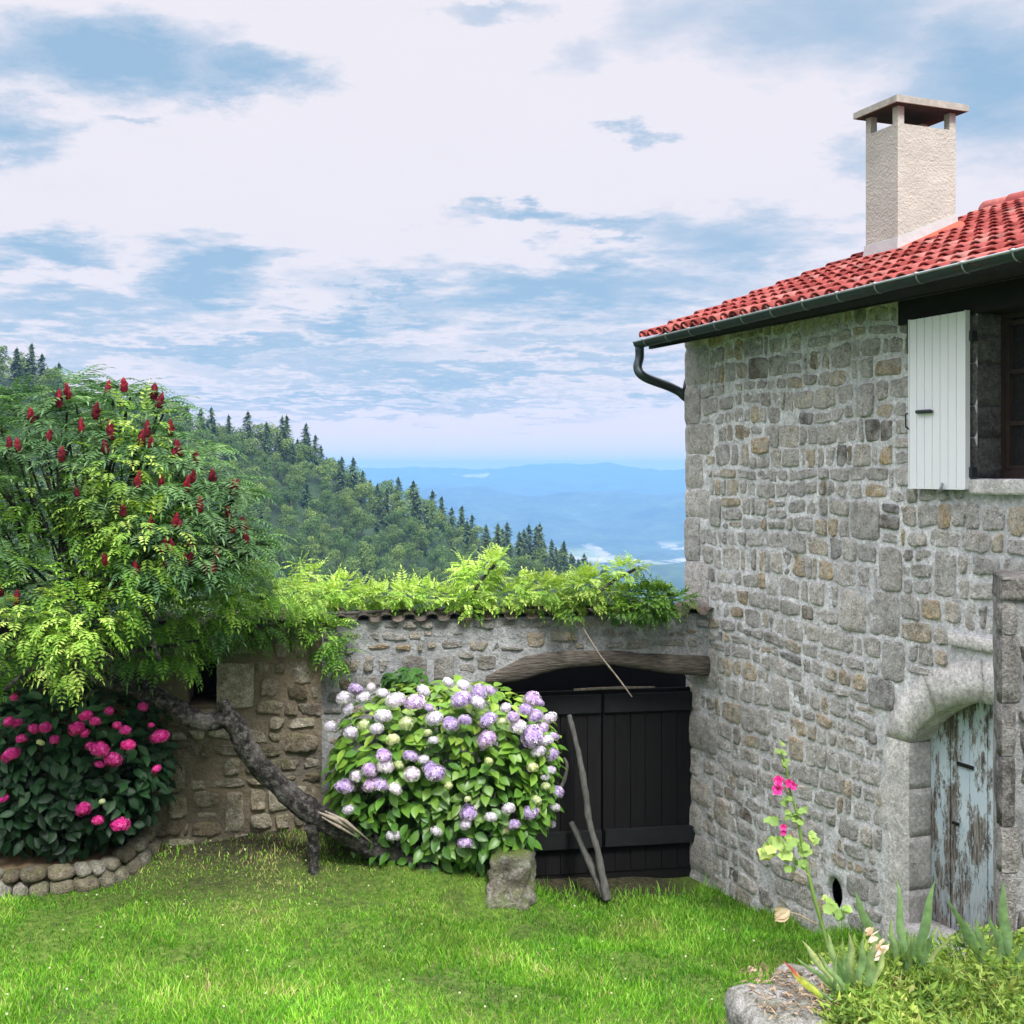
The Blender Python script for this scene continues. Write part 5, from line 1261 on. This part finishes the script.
# ------------------------------------------------------------------ hillside woods
def decid_mesh(nl=9, nq=150, q=.5):
    V = []; Fs = []; rs = []; rl = []
    lobes = [(Vector((0, 0, 5.2)), 2.0)]
    for i in range(nl):
        a = U(0, 6.28); h = U(2.6, 7.0); rd = 2.0*(1-((h-4.2)/4.2)**2)*U(.6, 1.1); lobes.append((Vector((rd*math.cos(a), rd*math.sin(a), h)), U(.9, 1.6)))
    for c, R_ in lobes:
        lr = U(-.2, .2)
        for i in range(nq):
            d = rdir(); 
            if d.z < -.3 and random.random() < .6: d.z = -d.z
            p = c+d*R_*U(.75, 1.08); n_ = (d+rdir()*.6).normalized(); x_, s, m_ = rot_to(n_); w = q*U(.35, .8)*.5
            k = len(V); V += [p+s*w, p+m_*w*.8, p-s*w, p-m_*w*.8]; Fs.append((k, k+1, k+2, k+3)); rs += [min(1, max(0, .45+lr+U(-.25, .3)))]*4
    return V, Fs, rs
def conif_mesh(H=10.5, dens=18):
    V = []; Fs = []; rs = []; h = 1.2
    while h < H-.2:
        R_ = (3.2*(1-h/H)**.55+.15)*U(.55, 1.15); nb = max(6, int(dens*(1-h/H)+5))
        for k in range(nb):
            a = U(0, 6.28); L_ = R_*U(.5, 1.15); d = Vector((math.cos(a), math.sin(a), U(-.35, .05))); s = Vector((-math.sin(a), math.cos(a), 0))
            for j in range(5):
                t = (j+.5)/5; p = Vector((0, 0, h))+d*L_*t+Vector((0, 0, U(-.15, .15)-.25*t*t)); w = .34*(1.2-t)+.12; n_ = Vector((U(-.4, .4), U(-.4, .4), 1))
                q = len(V); dd = d*.38+Vector((0, 0, U(-.2, .1))); V += [p-dd, p+s*w*U(.6, 1.2)+Vector((0, 0, U(-.15, .1))), p+dd, p-s*w*U(.6, 1.2)+Vector((0, 0, U(-.15, .1)))]; Fs.append((q, q+1, q+2, q+3)); rs += [U(0, 1)]*4
        h += .42
    for k in range(10):
        q = len(V); a = U(0, 6.28); V += [Vector((0, 0, H-.5)), Vector((.16*math.cos(a), .16*math.sin(a), H-.35)), Vector((0, 0, H+.35)), Vector((-.1*math.cos(a), -.1*math.sin(a), H-.4))]; Fs.append((q, q+1, q+2, q+3)); rs += [.5]*4
    return V, Fs, rs
protos = []
for i in range(5):
    V, Fs, rs = decid_mesh(); mb = MB(); mb.add(V, np.array(Fs), 0, np.array(rs)); tube(mb, [(0, 0, -1), (0, 0, 2.5), (.1, 0, 5)], [.28, .2, .1], 6, 1); protos.append(('broadleaf_tree', mb, [M['decid'], M['farbark']]))
for i in range(2):
    V, Fs, rs = decid_mesh(8, 150, .45); V = [Vector((v.x*.75, v.y*.75, v.z*1.15)) for v in V]; mb = MB(); mb.add(V, np.array(Fs), 0, np.array(rs)); tube(mb, [(0, 0, -1), (0, 0, 2.5), (.1, 0, 7)], [.28, .2, .1], 6, 1); protos.append(('pine_tree', mb, [M['conif'], M['farbark']]))
for i in range(3):
    V, Fs, rs = conif_mesh(U(8.0, 10.5)); mb = MB(); mb.add(V, np.array(Fs), 0, np.array(rs)); tube(mb, [(0, 0, -1), (0, 0, 5), (0, 0, 9)], [.24, .15, .05], 6, 1); protos.append(('conifer', mb, [M['conif'], M['farbark']]))
pm_ = []
pts = []; cell = 4.6
for gy in np.arange(165, 372, cell):
    for gx in np.arange(-190, 60, cell):
        x = gx+U(-2.2, 2.2); y = gy+U(-2.2, 2.2); px = 512+F*x/y
        if px < -30 or px > 640: continue
        z = float(terrain_np(np.array([x]), np.array([y]))[0]); ty = HZ-(z+9-EYE)/F**-1/y
        if z < -110: continue
        if ty > 640: continue
        pts.append((x, y, z, px, ty))
def score(p): # what shows: not hidden behind the sumac, the vine or the wall
    x, y, z, px, ty = p
    hidden = (px < 215 and ty > 440) or (px < 262 and ty > 480) or (px < 330 and ty > 575) or ty > 605
    return (hidden, y)
pts.sort(key=score)
vis = [p for p in pts if not score(p)[0]]
print('trees', len(pts), 'visible', len(vis))
indiv = vis[:300]; rest = vis[300:]+[p for p in pts if score(p)[0]]
objs = {}
def is_conif(x, y):
    ridge_near = sstep(310, 345, y); return random.random() < .10+.30*ridge_near*(1 if x > -100 else .4)+.25*sstep(-20, 10, x)
GRP = {2: 'rounded pines on the hillside', 0: 'broadleaf trees on the hillside', 1: 'conifers on the hillside'}
LAB = {2: 'dark rounded pine in the wood covering the hillside', 0: 'round crowned green broadleaf tree in the wood covering the hillside', 1: 'dark pointed conifer in the wood covering the hillside'}
for (x, y, z, px, ty) in indiv:
    cf = is_conif(x, y); k = random.randint(5, 9) if cf else random.randint(0, 4)
    if k not in objs: o = protos[k][1].build(protos[k][0], protos[k][2]); objs[k] = o
    else: o = objs[k].copy(); COL.objects.link(o)
    kk = 2 if k in (5, 6) else int(cf); tag(o, LAB[kk], 'tree', GRP[kk])
    s = U(.70, 1.2)*(.78 if cf else 1.0); o.location = (x, y, z-.6); o.scale = (s, s, s*U(.85, 1.15)); o.rotation_euler = (U(-.05, .05), U(-.05, .05), U(0, 6.28))
mb = MB(); low = []
for i in range(3): V, Fs, rs = decid_mesh(8, 90, .65); low.append((np.array([list(v) for v in V]), np.array(Fs), np.array(rs), 0))
V, Fs, rs = conif_mesh(11, 9); low.append((np.array([list(v) for v in V]), np.array(Fs), np.array(rs), 1))
for (x, y, z, px, ty) in rest:
    V, Fs, rs, mt = low[3 if is_conif(x, y) else random.randint(0, 2)]; a = U(0, 6.28); s = U(.8, 1.2); c_, s_ = math.cos(a)*s, math.sin(a)*s
    Vt = np.stack([V[:, 0]*c_-V[:, 1]*s_+x, V[:, 0]*s_+V[:, 1]*c_+y, V[:, 2]*s+z-.6], -1); mb.add(Vt, Fs, mt, np.clip(rs+U(-.2, .2), 0, 1))
if rest: tag(mb.build('distant_wood', [M['decid'], M['conif']], smooth=False), 'rest of the wood on the hillside', None, None, 'stuff')

# ------------------------------------------------------------------ AIR
ZTOP = max(75.0, float(TZMAX)+2)
HZD = .00018
mb = MB(); mb.box([(-10300,-10300,-285),(10300,-10300,-285),(10300,10300,-285),(-10300,10300,-285),(-10300,-10300,ZTOP),(10300,-10300,ZTOP),(10300,10300,ZTOP),(-10300,10300,ZTOP)])
hm = bpy.data.materials.new('haze_air'); hm.use_nodes = True; nt = hm.node_tree; nt.nodes.clear()
o = nt.nodes.new('ShaderNodeOutputMaterial'); pv = nt.nodes.new('ShaderNodeVolumePrincipled'); pv.inputs['Color'].default_value = (.21, .46, .90, 1); pv.inputs['Density'].default_value = HZD
pv.inputs['Anisotropy'].default_value = 0.0; nt.links.new(pv.outputs[0], o.inputs['Volume'])
tag(mb.build('haze', hm, smooth=False), 'thin blue air between the garden and the far mountains', None, None, 'stuff')

# ------------------------------------------------------------------ LIGHT
SEL, SAZ = math.radians(52), math.radians(162)      # elevation, azimuth clockwise from +Y (right, a little behind us)
sd = Vector((math.sin(SAZ)*math.cos(SEL), math.cos(SAZ)*math.cos(SEL), math.sin(SEL)))
sun = bpy.data.lights.new('sun', 'SUN'); sun.energy = 3.0; sun.angle = math.radians(14); sun.color = (1, .965, .92)
so = bpy.data.objects.new('sun', sun); COL.objects.link(so); so.rotation_euler = sd.to_track_quat('Z', 'Y').to_euler()
w = bpy.data.worlds.new('World'); S.world = w; w.use_nodes = True; nt = w.node_tree; nt.nodes.clear(); g = N(nt)
out = g.n('ShaderNodeOutputWorld'); bg = g.n('ShaderNodeBackground'); g.l(bg.outputs[0], out.inputs[0]); bg.inputs['Strength'].default_value = .1
sky = g.n('ShaderNodeTexSky', sky_type='NISHITA', sun_disc=False, sun_elevation=SEL, sun_rotation=SAZ)
tcn = g.n('ShaderNodeTexCoord').outputs['Generated']; sx_ = g.n('ShaderNodeSeparateXYZ'); g.l(tcn, sx_.inputs[0])
dx, dy, dz = sx_.outputs
zz = g.math('ADD', g.math('MAXIMUM', dz, 0.0), .10)
cmb = g.n('ShaderNodeCombineXYZ'); g.l(g.math('DIVIDE', dx, zz), cmb.inputs[0]); g.l(g.math('DIVIDE', dy, zz), cmb.inputs[1])
n1 = g.noise(cmb.outputs[0], 1.1, 8, .6, .3); n2 = g.noise(cmb.outputs[0], 3.2, 8, .62, .4)
wn_ = g.n('ShaderNodeTexNoise'); g.l(cmb.outputs[0], wn_.inputs['Vector']); wn_.inputs['Scale'].default_value = 2.6; wn_.inputs['Detail'].default_value = 9; wn_.inputs['Roughness'].default_value = .68
ws = g.n('ShaderNodeSeparateColor'); g.l(wn_.outputs['Color'], ws.inputs[0])
ady = g.math('MAXIMUM', dy, .05)
wn2 = g.n('ShaderNodeTexNoise'); g.l(cmb.outputs[0], wn2.inputs['Vector']); wn2.inputs['Scale'].default_value = 9.0; wn2.inputs['Detail'].default_value = 6; ws2 = g.n('ShaderNodeSeparateColor'); g.l(wn2.outputs['Color'], ws2.inputs[0])
gx = g.math('ADD', g.math('ADD', g.math('DIVIDE', dx, ady), g.math('MULTIPLY', g.math('SUBTRACT', ws2.outputs[0], .5), .035)), g.math('MULTIPLY', g.math('SUBTRACT', ws.outputs[0], .5), .26))
gy = g.math('ADD', g.math('ADD', g.math('DIVIDE', dz, ady), g.math('MULTIPLY', g.math('SUBTRACT', ws2.outputs[1], .5), .02)), g.math('MULTIPLY', g.math('SUBTRACT', ws.outputs[1], .5), .12))
BL = [(110,55,120,34,1.1),(255,78,65,24,1.0),(20,140,60,26,.8),(35,250,60,18,1.0),(200,280,58,30,1.1),(520,215,75,12,.9),(610,230,60,11,.8),(395,286,28,10,.8),(350,318,75,14,1.0),(560,292,170,26,1.0),(740,240,95,32,.8),(90,312,150,18,.8),
      (220,352,240,12,.8),(470,372,260,13,.8),(330,402,260,10,.75),(700,28,110,40,.5),(830,20,140,55,.75),(1000,70,110,70,.9),(590,60,60,25,.35),(640,140,30,8,.5),(480,8,60,12,.5),(150,122,40,8,.5),(560,340,120,14,.6),(860,160,60,25,.5)]
acc = None
for (bx, by, rx, ry, wt) in BL:
    a = g.math('DIVIDE', g.math('SUBTRACT', gx, (bx-512)/F), rx/F); c = g.math('DIVIDE', g.math('SUBTRACT', gy, (HZ-by)/F), ry/F)
    q = g.math('ADD', g.math('MULTIPLY', a, a), g.math('MULTIPLY', c, c)); e = g.math('MULTIPLY', g.math('POWER', 2.718, g.math('MULTIPLY', q, -.8)), wt)
    acc = e if acc is None else g.math('MAXIMUM', acc, e)
v = g.math('ADD', g.math('MULTIPLY', acc, g.math('ADD', g.math('MULTIPLY', n2, .9), .45)), g.math('MULTIPLY', g.math('SUBTRACT', n1, .5), .35))
blue = g.ramp(v, [(.14, 0.0), (.30, .38), (.48, .70), (.80, 1.0)])
skb = g.mix(.10, (2.35, 3.55, 4.85), sky.outputs[0])
wht = g.mix(n2, (5.7, 5.55, 6.0), (6.0, 5.8, 6.3))
hzm = g.ramp(dz, [(.012, 1.0), (.055, 0.0)]); cloud = g.mix(hzm, g.mix(blue, wht, skb), (6.5, 5.7, 5.8))
boost = g.ramp(dz, [(.42, 1.0), (.85, 1.0)])
bm = g.n('ShaderNodeMapRange'); g.l(dz, bm.inputs[0]); bm.inputs[1].default_value = .42; bm.inputs[2].default_value = .85; bm.inputs[3].default_value = 1.0; bm.inputs[4].default_value = 4.4
vm_ = g.n('ShaderNodeVectorMath', operation='SCALE'); g.l(cloud, vm_.inputs[0]); g.l(bm.outputs[0], vm_.inputs['Scale']); g.l(vm_.outputs[0], bg.inputs[0])

# ------------------------------------------------------------------ CAMERA
cam = bpy.data.cameras.new('camera'); co = bpy.data.objects.new('camera', cam); COL.objects.link(co); S.camera = co
co.location = (0, 0, EYE); co.rotation_euler = (math.radians(90), 0, 0); cam.sensor_width = 36; cam.lens = 36*F/1024; cam.shift_y = (HZ-512)/1024
cam.clip_start = .05; cam.clip_end = 40000
S.view_settings.view_transform = 'Standard'; S.view_settings.look = 'None'; S.view_settings.exposure = 0.58; S.view_settings.gamma = 1.0
S.cycles.use_denoising = True; S.cycles.max_bounces = 6; S.cycles.diffuse_bounces = 3; S.cycles.transmission_bounces = 4; S.cycles.volume_bounces = 1; S.cycles.transparent_max_bounces = 8
for o in bpy.data.objects:
    if '_o' in o: del o['_o']
